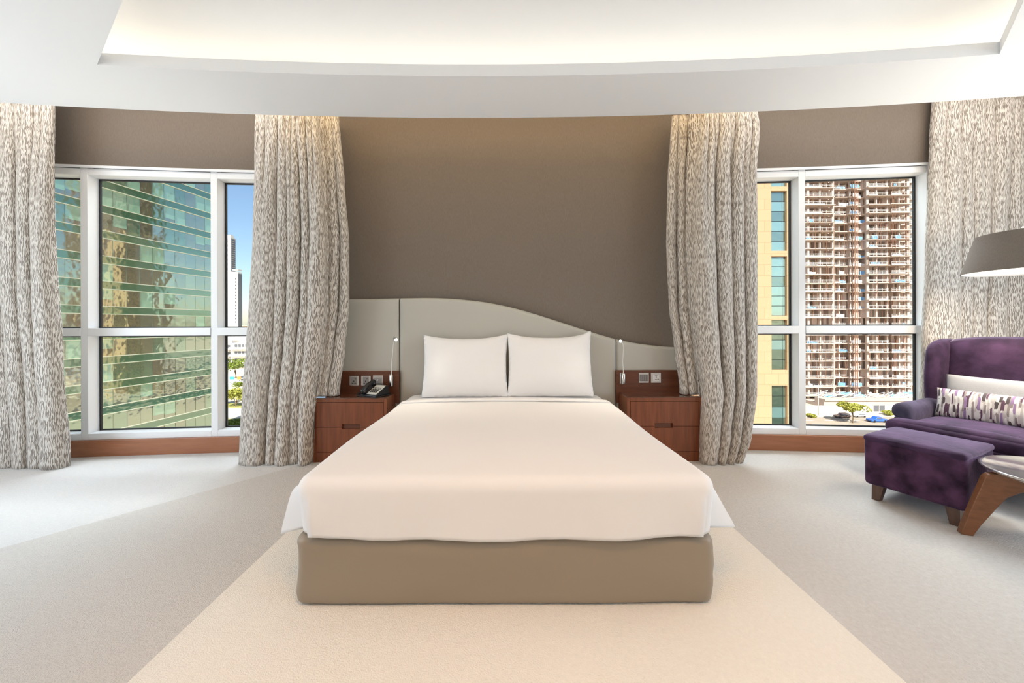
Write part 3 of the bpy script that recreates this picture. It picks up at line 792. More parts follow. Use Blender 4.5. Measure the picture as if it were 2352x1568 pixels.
pillow('white pillow on the left, leaning on the headboard', 969, 1165, 778, 913, 3.40, 13, 1, 3, (-.004, .008), (.0, .016))
pillow('white pillow on the right, its outer corner pointing up', 1166, 1362, 776, 913, 3.40, 13, -1, 8, (-.0, .016), (.002, .036))
for o in [q for q in bpy.data.objects if q.name.startswith('pillow')]: pass

# ------------------------------------------------------------ ottoman
def soft_block(m_, x0, x1, y0, y1, z0, z1, r_=.03, n=6, puff=.0, seed=0, wav=0):
    """rounded box as a subdivided, superellipse-cornered shell"""
    NX = 14
    cx, cy, cz = (x0+x1)/2, (y0+y1)/2, (z0+z1)/2; hx, hy, hz = (x1-x0)/2, (y1-y0)/2, (z1-z0)/2
    def g(i):                                        # dense near the ends
        t = i/NX*2-1; return math.copysign(1-(1-abs(t))**1.9, t)
    def pt(a, b_, c_):
        p = Vector((a*hx, b_*hy, c_*hz)); q = Vector((max(-hx+r_, min(hx-r_, p.x)), max(-hy+r_, min(hy-r_, p.y)), max(-hz+r_, min(hz-r_, p.z))))
        d = p-q
        if d.length > 1e-6: p = q+d.normalized()*r_
        k = puff
        p.z += k*(1-a*a)*(1-b_*b_)*(1 if c_ > .9 else 0)
        p.y += k*.5*(1-a*a)*(1-c_*c_)*(b_ if abs(b_) > .9 else 0)
        p.x += k*.5*(1-b_*b_)*(1-c_*c_)*(a if abs(a) > .9 else 0)
        if wav: p += Vector((1, 1, 1))*wav*noise.noise(Vector((p.x*5+seed, p.y*5, p.z*5)))
        return (cx+p.x, cy+p.y, cz+p.z)
    G = [g(i) for i in range(NX+1)]
    for ax in range(3):
        for s_ in (-1, 1):
            def fn(u, v, ax=ax, s_=s_):
                a, b_ = G[round(u*NX)], G[round(v*NX)]
                if s_ < 0: a, b_ = b_, a
                return pt(*{0: (s_, a, b_), 1: (b_, s_, a), 2: (a, b_, s_)}[ax])
            m_.grid(fn, NX, NX)
    return m_
OA = R(25)
OC = (2.815, 2.515)
ot = thing('ottoman', 'purple velvet ottoman on tapered wooden legs in front of the armchair', 'ottoman', (*OC, 0), OA)
m_ = at((*OC, 0), OA); soft_block(m_, -.235, .235, -.235, .235, .105, .435, .028, puff=.012, wav=.004); weld(m_.build('upholstery', M['velvetd'], ot))
m_ = at((*OC, 0), OA); soft_block(m_, -.239, .239, -.239, .239, .405, .450, .020, puff=.014, wav=.003); weld(m_.build('top_cushion', M['velvet'], ot))
for sx in (-1, 1):
    for sy in (-1, 1):
        m_ = at((*OC, 0), OA); a, b_ = .17*sx, .17*sy; e = .032; g_ = .022
        vs = [(a+sx*.012+u*g_, b_+sy*.012+v*g_, 0) for u, v in ((-1,-1),(1,-1),(1,1),(-1,1))]+[(a+u*e, b_+v*e, .115) for u, v in ((-1,-1),(1,-1),(1,1),(-1,1))]
        m_.add(vs, [(3,2,1,0),(4,5,6,7),(0,1,5,4),(1,2,6,5),(2,3,7,6),(3,0,4,7)]); m_.build('leg', M['darkwood'], ot, bevel=.003)

# ------------------------------------------------------------ armchair (local -Y faces the viewer's left)
AA = R(-69); AC = (3.635, 2.79)
ch = thing('armchair', 'purple velvet wing-back armchair in the right corner by the window', 'armchair', (*AC, 0), AA)
def A(): return at((*AC, 0), AA)
m_ = A(); soft_block(m_, -.44, .44, -.39, .36, .12, .355, .04, wav=.003); weld(m_.build('seat_frame', M['velvet'], ch))
m_ = A(); soft_block(m_, -.445, .445, -.43, -.29, .335, .455, .045, puff=.018, wav=.004); soft_block(m_, -.335, .335, -.35, .27, .335, .458, .045, puff=.02, wav=.004)
weld(m_.build('seat_cushion', M['velvet'], ch))
m_ = A()
def pipe_loop(m_, z, r_=.005):
    P = [(-.44, -.30, z), (-.445, -.40, z), (-.42, -.434, z), (-.2, -.442, z), (.2, -.442, z), (.42, -.434, z), (.445, -.40, z)]
    m_.tube(P, r_, 8)
pipe_loop(m_, .352); m_.build('piping', M['velvet'], ch, True)
for sx in (-1, 1):                                  # rolled arms
    m_ = A(); NP = 24
    def prof(k):
        # arm section in (x,z): slim upright with a roll on the outside top
        a = k/NP
        return a
    sec = []
    for k in range(17):
        a = R(-70+k*250/16); sec.append((.385+.062*math.cos(a)+.012, .515+.062*math.sin(a)))
    sec += [(.335, .50), (.335, .33), (.44, .33), (.44, .455)]
    n_ = len(sec); ys = [-.305, -.317, -.31, -.29, -.25, 0, .2, .34]; sc = [.0, .55, .85, .97, 1, 1, .97, .95]
    cxs, czs = .39, .45; vs = []
    for y, s_ in zip(ys, sc):
        for (x, z) in sec: vs.append((sx*(cxs+(x-cxs)*s_), y, czs+(z-czs)*s_+(.02 if y > 0 else 0)*y/.3))
    fs = [(j*n_+i, j*n_+(i+1) % n_, (j+1)*n_+(i+1) % n_, (j+1)*n_+i) for j in range(len(ys)-1) for i in range(n_)]+[tuple(range(n_)), tuple(range((len(ys)-1)*n_, len(ys)*n_))]
    m_.add(vs, fs); m_.build('arm', M['velvetb'], ch, True)
def backz(x): return 1.115-.05*abs(x/.4)**3
m_ = A()                                             # back: padded slab with a curved top
def bfront(sg):
    def fn(u, v):
        a = 2*u-1; x = .375*a; zt = backz(x); z = .30+(zt-.30)*v
        lean = .10*(z-.3)/.8; t = .075*pw(1-abs(a)**4, .5)*(pw(1-max(0, (v-.8)/.2)**2.5, .5) if v > .8 else 1)
        y = .30+lean+(-t if sg < 0 else t*.5)
        return (x, y, z)
    return fn
m_.grid(bfront(-1), 30, 30); m_.grid(lambda u, v: bfront(1)(1-u, v), 30, 30); weld(m_.build('backrest', M['velvet'], ch))
for sx in (-1, 1):                                  # wings curling forward
    m_ = A()
    def wf(sg, sx=sx):
        def fn(u, v):
            z = .46+(1.09-.46)*v
            # forward reach: narrow at the arm, fuller high up, round on top
            reach = .09+.13*math.sin(math.pi*min(1, v*.62+.12))
            if v > .80: reach *= max(.0, 1-((v-.80)/.20)**2.4)**.5
            yb_ = .39+.10*(z-.3)/.8; yf_ = yb_-.10-reach
            y = yb_+(yf_-yb_)*u
            bell = pw(1-abs(2*u-1)**3, .5)*(pw(1-max(0, (v-.85)/.15)**2, .5) if v > .85 else 1)
            x = .385+.022*u+sg*.048*bell
            return (sx*x, y, z)
        return fn
    m_.grid(wf(-1), 16, 30); m_.grid(lambda u, v: wf(1)(1-u, v), 16, 30)
    o = weld(m_.build('wing', M['velvet'], ch))
for sx in (-1, 1):
    for sy in (-1, 1):
        m_ = A(); a, b_ = .37*sx, .31*sy; e, g_ = .032, .02
        vs = [(a+u*g_, b_+v*g_, 0) for u, v in ((-1,-1),(1,-1),(1,1),(-1,1))]+[(a+u*e, b_+v*e, .13) for u, v in ((-1,-1),(1,-1),(1,1),(-1,1))]
        m_.add(vs, [(3,2,1,0),(4,5,6,7),(0,1,5,4),(1,2,6,5),(2,3,7,6),(3,0,4,7)]); m_.build('leg', M['darkwood'], ch, bevel=.003)

def cushion(name, label, cat, W, Hh, th, loc, lean, mt, seed, tilt=0):
    """loc in armchair space; stands on its long edge leaning back"""
    T = A().T @ Matrix.Translation(loc) @ Matrix.Rotation(R(tilt), 4, 'Y') @ Matrix.Rotation(R(-lean), 4, 'X')
    m_ = MB(); m_.T = T
    def sd(sg):
        def fn(u, v):
            a, b_ = 2*u-1, 2*v-1; x = a*(W/2-.010*(1-b_*b_)); z = Hh/2*(1+b_*(1-.05*(1-a*a)))
            t = th*pw(1-abs(a)**4, .5)*pw(1-abs(b_)**2.6, .55)*(1+.1*noise.noise(Vector((a*2+seed, b_*2, sg))))
            return (x, sg*t, z)
        return fn
    uvf = lambda u, v: (u*W, v*Hh)
    m_.grid(sd(-1), 40, 20, uvf); m_.grid(lambda u, v: sd(1)(1-u, v), 40, 20, uvf)
    o = weld(m_.build(name, mt, None)); return tag(o, label, cat)
def dash_mat():
    m = bpy.data.materials.new('cushion_print'); m.use_nodes = True; nt = m.node_tree; b = nt.nodes['Principled BSDF']; b.inputs['Roughness'].default_value = .85
    uv = nt.nodes.new('ShaderNodeUVMap'); uv.uv_map = 'UVMap'
    def cells(sx, sy, off):
        mp = nt.nodes.new('ShaderNodeMapping'); mp.inputs['Scale'].default_value = (sx, sy, 1); mp.inputs['Location'].default_value = (off, off, 0)
        nt.links.new(uv.outputs[0], mp.inputs[0])
        v = nt.nodes.new('ShaderNodeTexVoronoi'); v.inputs['Scale'].default_value = 1; v.distance = 'CHEBYCHEV'; v.inputs['Randomness'].default_value = .45
        nt.links.new(mp.outputs[0], v.inputs['Vector']); return v
    base_ = (*s2l(226, 221, 214), 1); prev = None
    for k, (sx, sy, colr, th) in enumerate(((95, 10, s2l(198, 188, 182), .40), (80, 14, s2l(150, 136, 132), .14), (105, 12, s2l(96, 66, 84), .18), (60, 16, s2l(84, 74, 74), .10), (70, 11, s2l(150, 122, 158), .08))):
        v = cells(sx, sy, k*3.7); sp = nt.nodes.new('ShaderNodeSeparateColor'); nt.links.new(v.outputs['Color'], sp.inputs[0])
        lt = nt.nodes.new('ShaderNodeMath'); lt.operation = 'LESS_THAN'; lt.inputs[1].default_value = th; nt.links.new(sp.outputs[0], lt.inputs[0])
        mx = nt.nodes.new('ShaderNodeMix'); mx.data_type = 'RGBA'; nt.links.new(lt.outputs[0], mx.inputs[0])
        if prev: nt.links.new(prev, mx.inputs[6])
        else: mx.inputs[6].default_value = base_
        mx.inputs[7].default_value = (*colr, 1); prev = mx.outputs[2]
    nt.links.new(prev, b.inputs['Base Color']); return m
cushion('cushion', 'plain pale grey cushion at the back of the armchair', 'cushion', .62, .34, .05, (-.01, .150, .462), 10, M['greycush'], 2)
cushion('cushion', 'white cushion printed with grey and purple dashes on the armchair', 'cushion', .66, .235, .05, (.0, .035, .460), 12, dash_mat(), 5)

# ------------------------------------------------------------ side table
TC = (3.05, 2.0); tz = .395
st = thing('side_table', 'round silver-topped side table with a flat curved wooden leg', 'side table', (*TC, 0), 0)
m_ = at((*TC, 0)); RT = .335
m_.lathe([(0, tz-.022), (RT-.03, tz-.022), (RT-.004, tz-.006), (RT, tz+.002), (RT-.002, tz+.008), (RT-.012, tz+.008), (RT-.022, tz-.001), (0, tz-.001)], n=96)
m_.build('table_top', M['mtop'], st, True)
def tleg(ang, mt):
    m_ = MB(); m_.T = Matrix.Translation((*TC, 0)) @ Matrix.Rotation(ang, 4, 'Z')
    # profile in (radius, z): foot splayed out, shoulder round, then the rail to the centre
    outer = [(.45, 0), (.438, .05), (.395, .20), (.365, .30), (.352, .345), (.335, .366), (.305, .373)]
    inner = [(.0, .373), (.0, .305), (.10, .305), (.17, .300), (.215, .283), (.268, .245), (.312, .17), (.368, .07), (.400, 0)]
    m_.prism(outer+inner, -.022, .022, 'y'); m_.build('leg', mt, st, bevel=.004)
tleg(R(155), M['tleg']); tleg(R(155+120), M['tleg']); tleg(R(155+240), M['tleg'])

# ------------------------------------------------------------ floor lamp
LC = Vector((3.73, 2.62)); zb, zt_ = 1.59, 1.86; rb, rt = .355, .285
fl_ = thing('floor_lamp', 'arched floor lamp with a wide grey tapered shade over the armchair', 'floor lamp', (4.55, 2.1, 0))
m_ = at((LC.x, LC.y, 0)); m_.lathe([(rb, zb), (rt, zt_), (rt-.004, zt_), (rb-.004, zb)], n=96); sh = m_.build('lamp_shade', M['shade'], fl_, True)
m_ = at((LC.x, LC.y, 0)); m_.lathe([(rb-.006, zb), (rt-.006, zt_-.001)], n=96); m_.build('lining', M['shadein'], sh, True)
m_ = at((LC.x, LC.y, 0)); m_.lathe([(0, zb+.012), (rb-.008, zb+.012)], n=64); m_.build('diffuser', M['diffuser'], sh)
m_ = MB(); m_.tube([(LC.x-.09, LC.y, zt_+.005), (LC.x-.09, LC.y, zt_+.035)], .006, 10); m_.beam((LC.x-.12, LC.y, zt_+.036), (LC.x+.04, LC.y, zt_+.036), .014, .008)
m_.beam((LC.x-.28, LC.y, zt_-.003), (LC.x+.28, LC.y, zt_-.003), .008, .006); m_.build('shade_carrier', M['chrome'], fl_, True)
m_ = MB(); m_.tube([(LC.x, LC.y, zt_+.036), (4.0, 2.45, 1.93), (4.25, 2.3, 1.95), (4.45, 2.17, 1.88), (4.55, 2.1, 1.7), (4.55, 2.1, .03)], .011, 12); m_.build('pole', M['chrome'], fl_, True)
m_ = at((4.55, 2.1, 0)); m_.lathe([(0, 0), (.17, 0), (.17, .02), (.16, .028), (0, .03)], n=48); m_.build('base', M['chrome'], fl_, True)
for z_, aim, p in ((zb-.02, (0, 0, -1), 14), (zt_-.05, (0, 0, 1), 5)):
    l = area('floor_lamp_light', (LC.x, LC.y, z_), aim, .3, .3, p, (1, .86, .68))

# ------------------------------------------------------------ outdoors (the street lies about 28 m below the room)
G = -27.8
def gd(py): return F*(H-G)/(py-PY)                    # distance of a point on the street seen at row py
O = {}
O['sand'] = mat('sandy_ground', s2l(205, 192, 170), .95, var=(.08, s2l(186, 172, 148), .6))
O['asphalt'] = mat('sunbleached_asphalt', s2l(176, 160, 140), .9, var=(.3, s2l(160, 146, 128), .6))
O['paving'] = mat('pale_paving', s2l(226, 216, 200), .9, var=(.5, s2l(214, 203, 186), .6))
O['line'] = mat('road_marking', s2l(235, 232, 222), .8)
O['grass'] = mat('dry_lawn', s2l(150, 150, 70), .95, var=(.6, s2l(186, 172, 96), .6))
O['leaf'] = mat('tree_leaves', s2l(140, 150, 52), .8, var=(.9, s2l(92, 112, 34), .6))
O['leafy'] = mat('yellow_green_leaves', s2l(176, 172, 74), .8, var=(.9, s2l(132, 134, 52), .6))
O['bark'] = mat('tree_bark', s2l(120, 98, 76), .9)
O['conc'] = mat('raw_concrete', s2l(200, 182, 168), .9, var=(.5, s2l(180, 160, 146), .6))
O['concd'] = mat('inner_block_wall', s2l(216, 196, 182), .95, var=(.4, s2l(188, 166, 152), .7))
O['rail'] = mat('white_site_railing', s2l(226, 222, 216), .6)
O['tarpb'] = mat('blue_tarpaulin', s2l(120, 170, 215), .6)
O['tarpw'] = mat('white_site_sheet', s2l(225, 220, 214), .7)
O['rust'] = mat('rusty_scaffold_tube', s2l(150, 104, 78), .7)
O['stone'] = mat('white_stone', s2l(226, 219, 208), .85)
O['dglass'] = mat('dark_grey_glazing', s2l(96, 96, 100), .3)  # also the painted shade on the far tower's right faces
O['tan'] = mat('tan_render', s2l(206, 176, 138), .9)
O['lampm'] = mat('grey_lamp_post', s2l(190, 188, 182), .5)
def brickm(name, c1, c2, mort, w_, h_, ms):
    m = bpy.data.materials.new(name); m.use_nodes = True; nt = m.node_tree; b = nt.nodes['Principled BSDF']; b.inputs['Roughness'].default_value = .85
    tc = nt.nodes.new('ShaderNodeTexCoord'); sp = nt.nodes.new('ShaderNodeSeparateXYZ'); cb = nt.nodes.new('ShaderNodeCombineXYZ'); ad = nt.nodes.new('ShaderNodeMath')
    nt.links.new(tc.outputs['Object'], sp.inputs[0]); nt.links.new(sp.outputs[0], ad.inputs[0]); nt.links.new(sp.outputs[1], ad.inputs[1])
    nt.links.new(ad.outputs[0], cb.inputs[0]); nt.links.new(sp.outputs[2], cb.inputs[1])
    k = nt.nodes.new('ShaderNodeTexBrick'); k.inputs['Scale'].default_value = 1; k.inputs['Brick Width'].default_value = w_; k.inputs['Row Height'].default_value = h_
    k.inputs['Mortar Size'].default_value = ms; k.inputs['Color1'].default_value = (*c1, 1); k.inputs['Color2'].default_value = (*c2, 1); k.inputs['Mortar'].default_value = (*mort, 1)
    nt.links.new(cb.outputs[0], k.inputs[0]); nt.links.new(k.outputs[0], b.inputs['Base Color']); return m
O['beige'] = brickm('beige_stone_cladding', s2l(192, 152, 116), s2l(188, 148, 112), s2l(166, 128, 94), 2.2, 1.75, .03)
def facade_glass(name, col, refl, rough=.06):
    m = bpy.data.materials.new(name); m.use_nodes = True; nt = m.node_tree; b = nt.nodes['Principled BSDF']
    b.inputs['Base Color'].default_value = (*col, 1); b.inputs['Roughness'].default_value = rough; b.inputs['Metallic'].default_value = 0
    g = nt.nodes.new('ShaderNodeBsdfGlossy'); g.inputs['Roughness'].default_value = rough; g.inputs['Color'].default_value = (.85, .95, .80, 1)
    mx = nt.nodes.new('ShaderNodeMixShader'); mx.inputs[0].default_value = refl
    tc = nt.nodes.new('ShaderNodeTexCoord'); n = nt.nodes.new('ShaderNodeTexNoise'); n.inputs['Scale'].default_value = .9; n.inputs['Detail'].default_value = 1
    nt.links.new(tc.outputs['Object'], n.inputs['Vector']); bp = nt.nodes.new('ShaderNodeBump'); bp.inputs['Strength'].default_value = .35; bp.inputs['Distance'].default_value = .06
    nt.links.new(n.outputs['Fac'], bp.inputs['Height']); nt.links.new(bp.outputs[0], g.inputs['Normal'])
    nt.links.new(b.outputs[0], mx.inputs[1]); nt.links.new(g.outputs[0], mx.inputs[2]); nt.links.new(mx.outputs[0], nt.nodes['Material Output'].inputs[0])
    return m
GL = [facade_glass('glazing_olive', s2l(96, 96, 66), .42), facade_glass('glazing_brown', s2l(84, 76, 56), .40), facade_glass('glazing_pale_green', s2l(150, 192, 160), .28),
      facade_glass('glazing_green', s2l(74, 116, 84), .38), facade_glass('glazing_dark', s2l(58, 66, 52), .42)]
O['spandrel'] = facade_glass('green_spandrel_glass', s2l(62, 116, 82), .22)
O['ledge'] = mat('pale_metal_ledge', s2l(226, 222, 196), .4)
O['wing'] = facade_glass('window_teal_glass', s2l(110, 140, 138), .35)
O['wingd'] = facade_glass('window_dark_teal_glass', s2l(66, 84, 74), .4)

structure(MB().box(-900, 900, 20, 1500, G-1, G).build('ground', O['sand']))
# road, pavement and lane marks running past the building site
structure(MB().box(60, 260, gd(985)-14, gd(960), G, G+.04).build('ground_road', O['asphalt']))
structure(MB().box(60, 260, gd(960), gd(948.5), G, G+.16).build('ground_pavement', O['paving']))
m_ = MB()
for k in range(16): m_.box(88+k*7, 91.5+k*7, gd(968)-.12, gd(968)+.12, G+.05, G+.07); m_.box(88+k*7, 91.5+k*7, gd(976)-.12, gd(976)+.12, G+.05, G+.07)
structure(m_.build('ground_lane_marking', O['line']))
structure(MB().box(-230, -60, gd(956), gd(936), G, G+.05).build('ground_side_road', O['paving']))
structure(MB().box(-230, -60, gd(884), gd(858), G, G+.05).build('ground_car_park', O['paving']))
structure(MB().box(-230, -60, gd(934), gd(924), G, G+.06).build('ground_lawn', O['grass']))
structure(MB().box(-230, -60, gd(1000), gd(960), G, G+.06).build('ground_verge', O['grass']))

# green glass office building
P0, P1 = Vector((-62.6, 44, 0)), Vector((-57.3, 76.6, 0)); tv = (P1-P0).normalized(); LEN = (P1-P0).length; ang = math.atan2(tv.y, tv.x)
ob = thing('office_building', 'green glass office block with thin pale ledges, seen through the left window', 'building', (P0.x, P0.y, G), ang)
def OB(): return at((P0.x, P0.y, 0), ang)
m_ = OB(); m_.box(0, LEN, .25, 24, G, 62); m_.box(-14, 0, .25, 24, G, 62); m_.build('core', GL[4], ob)
rnd = random.Random(4); PWD = 1.85
for k in range(-7, 16):
    z = 4.15+3.8*k
    m_ = OB(); x = -14
    while x < LEN-.1:
        x2 = min(x+PWD, LEN); r_ = rnd.random(); far = x/LEN
        if k > 2: mi = 2 if r_ < .5 else (3 if r_ < .75 else 0)
        elif k < -1: mi = 0 if r_ < .35 else (2 if r_ < .6 else (1 if r_ < .8 else 3))
        else: mi = 1 if r_ < .5 else (4 if r_ < .72 else (0 if r_ < .88 else 2))
        jj = rnd.uniform(-.012, .012); j2 = rnd.uniform(-.012, .012)
        if mi == 2 and rnd.random() < .5:
            zc = z+(2.65)*rnd.uniform(.2, .6)
            m_.add([(x, .1+jj, z), (x2, .1+j2, z), (x2, .1+j2, zc), (x, .1+jj, zc)], [(0, 1, 2, 3)], 1); m_.add([(x, .1+jj, zc), (x2, .1+j2, zc), (x2, .1+j2, z+2.65), (x, .1+jj, z+2.65)], [(0, 1, 2, 3)], 2)
        else: m_.add([(x, .1+jj, z), (x2, .1+j2, z), (x2, .1+j2+jj, z+2.65), (x, .1+jj-j2, z+2.65)], [(0, 1, 2, 3)], mi)
        m_.box(x-.03, x+.03, .06, .12, z, z+2.65, 4)
        x = x2
    m_.build('window_band', GL, ob)
    m_ = OB(); m_.box(-14, LEN, .06, .3, z-1.15, z); m_.build('spandrel', O['spandrel'], ob)
    m_ = OB(); m_.box(-14.1, LEN+.1, -.06, .1, z-1.20, z-1.10); m_.box(-14.1, LEN+.1, -.06, .1, z-.04, z+.06); m_.build('ledge', O['ledge'], ob)
m_ = OB(); m_.box(LEN, LEN+.35, .0, 24, G, 62); m_.build('end_fin', O['rust'], ob)

def windows_on(m_, x0, x1, z0, z1, nx, nz, y, fx=.5, fz=.5):
    for i in range(nx):
        for j in range(nz):
            cx = x0+(x1-x0)*(i+.5)/nx; cz = z0+(z1-z0)*(j+.5)/nz; a = (x1-x0)/nx*fx/2; b_ = (z1-z0)/nz*fz/2
            m_.box(cx-a, cx+a, y-.1, y+.2, cz-b_, cz+b_)
# far white apartment tower in the narrow left pane
d = 600; X = lambda px: wx(px, d); Zt = lambda py: wz(py-4, d)
tb = thing('apartment_tower', 'tall white stepped tower far behind the green glass office block', 'building', (X(530), d, G))
MB().box(X(486), X(531), d, d+10, G, Zt(546)).box(X(504), X(529), d+2, d+9, Zt(546), Zt(541)).build('wall', O['stone'], tb)
MB().box(X(531), X(531)+.5, d+.6, d+9.6, G, Zt(549)).build('glazed_bay', O['dglass'], tb)  # dark sheet stands in for shade on the tower's right face
XB = wx(546.5, d-10)
MB().box(X(500), XB, d-10, d-1, G, Zt(628)).build('lower_block', O['stone'], tb)
MB().box(XB, XB+.5, d-9.5, d-1, G, Zt(632)).build('glazed_bay', O['dglass'], tb)  # same painted shade on the lower block's right face
m_ = MB(); windows_on(m_, wx(518, d-10), wx(524, d-10), Zt(745), Zt(635), 1, 11, d-10, .4, .5); windows_on(m_, XB-5, XB-2, Zt(745), Zt(640), 1, 14, d-10, .7, .5); windows_on(m_, X(520), X(525), Zt(625), Zt(550), 1, 7, d, .5, .4)
m_.build('window', O['dglass'], tb)
MB().box(XB-8, XB+.6, d-10, d-1, Zt(625), Zt(622)).build('roof_frame', O['stone'], tb)
m_ = MB()
for k in range(40): m_.box(X(531)+.4, X(531)+.8, d+1, d+9, Zt(745-k*5)-.4, Zt(745-k*5)+.4)
m_.build('balcony_edge', O['conc'], tb)
# white terraced building
d = gd(851); X = lambda px: wx(px, d); Zt = lambda py: wz(py-3, d)
wb_ = thing('terraced_building', 'low white terraced building behind the leafy tree, in the narrow left pane', 'building', (X(540), d, G))
m_ = MB(); m_.box(X(480), X(533), d, d+14, G, Zt(782)); m_.box(X(538), X(600), d-3, d+14, G, Zt(788)); m_.box(X(500), X(600), d+6, d+20, G, Zt(774)); m_.build('wall', O['stone'], wb_)
m_ = MB()
for py in (806, 820, 838): m_.box(X(482), X(531), d-2.6, d, Zt(py)-.4, Zt(py)+.7)
for py in (800, 816, 835): m_.box(X(540), X(600), d-5.6, d-3, Zt(py)-.4, Zt(py)+.7)
m_.build('balcony', O['stone'], wb_)
m_ = MB()
for py in (796, 812, 828): windows_on(m_, X(512), X(530), Zt(py)-1.1, Zt(py)+1.1, 2, 1, d, .75, .8); windows_on(m_, X(546), X(578), Zt(py-2)-1.1, Zt(py-2)+1.1, 4, 1, d-3, .8, .8)
m_.build('window', O['dglass'], wb_)
d = 480; X = lambda px: wx(px, d)
ho = thing('hotel_block', 'tan building on the horizon right of the white tower', 'building', (X(575), d, G))
MB().box(X(556), X(600), d, d+20, G, wz(745, d)).box(X(566), X(600), d+2, d+20, wz(745, d), wz(738, d)).build('wall', O['tan'], ho)
m_ = MB(); windows_on(m_, X(558), X(596), wz(775, d), wz(746, d), 7, 3, d, .5, .5); m_.build('window', O['dglass'], ho)

# beige clad building
bb = thing('stone_building', 'beige stone clad building with a tall strip of windows, by the right inner curtain', 'building', (42, 66, G))
D = 60.0; X = lambda px: wx(px, D); gx0, gx1 = X(1772), X(1808)
spans = [(23.2+.0, 33.2), (12.9, 22.5), (2.5, 12.0), (-6.2, 1.8), (-17.5, -8.7), (34.2, 44), (-27.8, -18.3)]
m_ = MB(); m_.box(30, gx0, D, D+14, G, 56); m_.box(gx1, X(1832), D, D+14, G, 56); m_.box(gx0, gx1, D+.55, D+14, G, 56)
zs = sorted(spans); prev = G
for a, b_ in zs: 
    if a > prev: m_.box(gx0, gx1, D, D+.6, prev, a)
    prev = b_
m_.box(gx0, gx1, D, D+.6, prev, 56); m_.build('wall', O['beige'], bb)
rnd = random.Random(8)
for a, b_ in zs:
    nn = max(2, round((b_-a)/1.7)); 
    for j in range(nn):
        z0 = a+(b_-a)*j/nn; z1 = a+(b_-a)*(j+1)/nn
        mt = O['wing'] if (rnd.random() < .6) == (a > 2) else O['wingd']
        m_ = MB(); m_.box(gx0+.06, gx1-.5, D+.40, D+.5, z0+.05, z1-.05); m_.box(gx1-.44, gx1-.04, D+.40, D+.5, z0+.05, z1-.05); wo_ = m_.build('window', mt, bb)
    MB().box(gx0, gx1, D+.46, D+.56, a, b_).build('window_frame', M['gasket'], bb)
# tower added for the green glass to mirror (unseen, behind the curtain)
bt = thing('residential_tower', 'beige tower standing behind the right inner curtain', 'building', (70, 126, G))
MB().box(66, 76, 118, 134, G, 40).build('wall', O['tan'], bt)
m_ = MB()
for k in range(18):
    for j in range(4): m_.box(65.9, 66.2, 119.5+j*3.8, 121.8+j*3.8, -25+k*3.5, -23.2+k*3.5)
m_.build('window', O['dglass'], bt)

# tower under construction
D = 138.0; X = lambda px: wx(px, D)
ct = thing('construction_tower', 'unfinished concrete tower with open floors, railings and blue sheeting', 'building', (133, 148, G))
bays = [(1848, 1919, 0), (1919, 1925, 3.5), (1925, 1954, 1.5), (1954, 1978, .6), (1978, 1992, 2.2), (1992, 2040, -.6), (2040, 2087, -1.2), (2087, 2135, 3.6)]
ST = 3.2; NFL = 37; rnd = random.Random(21)
def front(px):
    for a, b_, o_ in bays:
        if px <= b_: return D+o_
    return D+3.6
for k in range(NFL):
    z = G+2.2+ST*k
    m_ = MB(); jit = .35*math.sin(k*1.7)
    for (a, b_, o_) in bays:
        j = rnd.uniform(-.3, .3)
        m_.box(X(a), X(b_)+.01, D+o_+j, D+22, z, z+.30)
    sl = m_.build('floor_slab', O['conc'], ct)
    r_ = MB()
    for (a, b_, o_) in bays:
        if b_-a < 10: continue
        xa, xb = X(a)+.3, X(b_)-.3; y = D+o_+.1
        if rnd.random() < .88:
            for h in (.6, 1.05): r_.box(xa, xb, y-.03, y+.03, z+.3+h-.035, z+.3+h+.035)
            x = xa
            while x < xb: r_.box(x-.035, x+.035, y-.03, y+.03, z+.3, z+1.45); x += 1.6
            if rnd.random() < .5: r_.box(xa, xa+(xb-xa)*rnd.uniform(.4, 1), y-.02, y+.02, z+.34, z+.62)
    r_.build('railing', O['rail'], sl)
    for (a, b_, o_) in bays:
        if b_-a < 10: continue
        if rnd.random() < (.45 if a < 1990 else .3):
            xa = X(a)+.4+rnd.random()*2; L = rnd.uniform(1.2, 3.8); y = D+o_+.3
            t_ = MB(); hh = rnd.uniform(.6, 1.3)
            t_.grid(lambda u, v: (xa+L*u, y+.12*math.sin(u*9+k), z+.35+hh*v+.08*math.sin(u*6)), 10, 3)
            t_.build('site_sheet', O['tarpb'] if rnd.random() < .6 else O['tarpw'], ct)
    # blockwork set back from the edge, with openings
    w_ = MB()
    for (a, b_, o_) in bays:
        n_ = max(1, int((b_-a)/10)); xa, xb = X(a), X(b_)
        for i in range(n_):
            c0 = xa+(xb-xa)*i/n_; c1 = xa+(xb-xa)*(i+1)/n_
            if rnd.random() < .62: w_.box(c0+.25, c0+(c1-c0)*rnd.uniform(.45, .95), D+o_+3.0+rnd.uniform(-.6, 1.5), D+o_+5, z+.3, z+ST)
    w_.box(X(1850), X(2133), D+6.2, D+7.2, z+.3, z+ST)
    w_.build('block_wall', O['concd'], ct)
ZTOP = G+2.2+ST*NFL
for px, wd in ((1862, .7), (1889, .45), (1919, .8), (1941, .4), (1962, .35), (1985, 1.9), (1995, .8), (2016, .4), (2041, .45), (2064, .4), (2085, .9), (2110, .5)):
    x = X(px); y = front(px-1)+.9
    MB().box(x-wd/2, x+wd/2, y, y+.7, G, ZTOP).build('column', O['conc'], ct)
m_ = MB(); x = X(1957.5)
for sx in (-.45, .45):
    for sy in (-1.6, -.7): m_.box(x+sx-.07, x+sx+.07, D+sy-.07, D+sy+.07, G, ZTOP+4)
z = G; f_ = 1
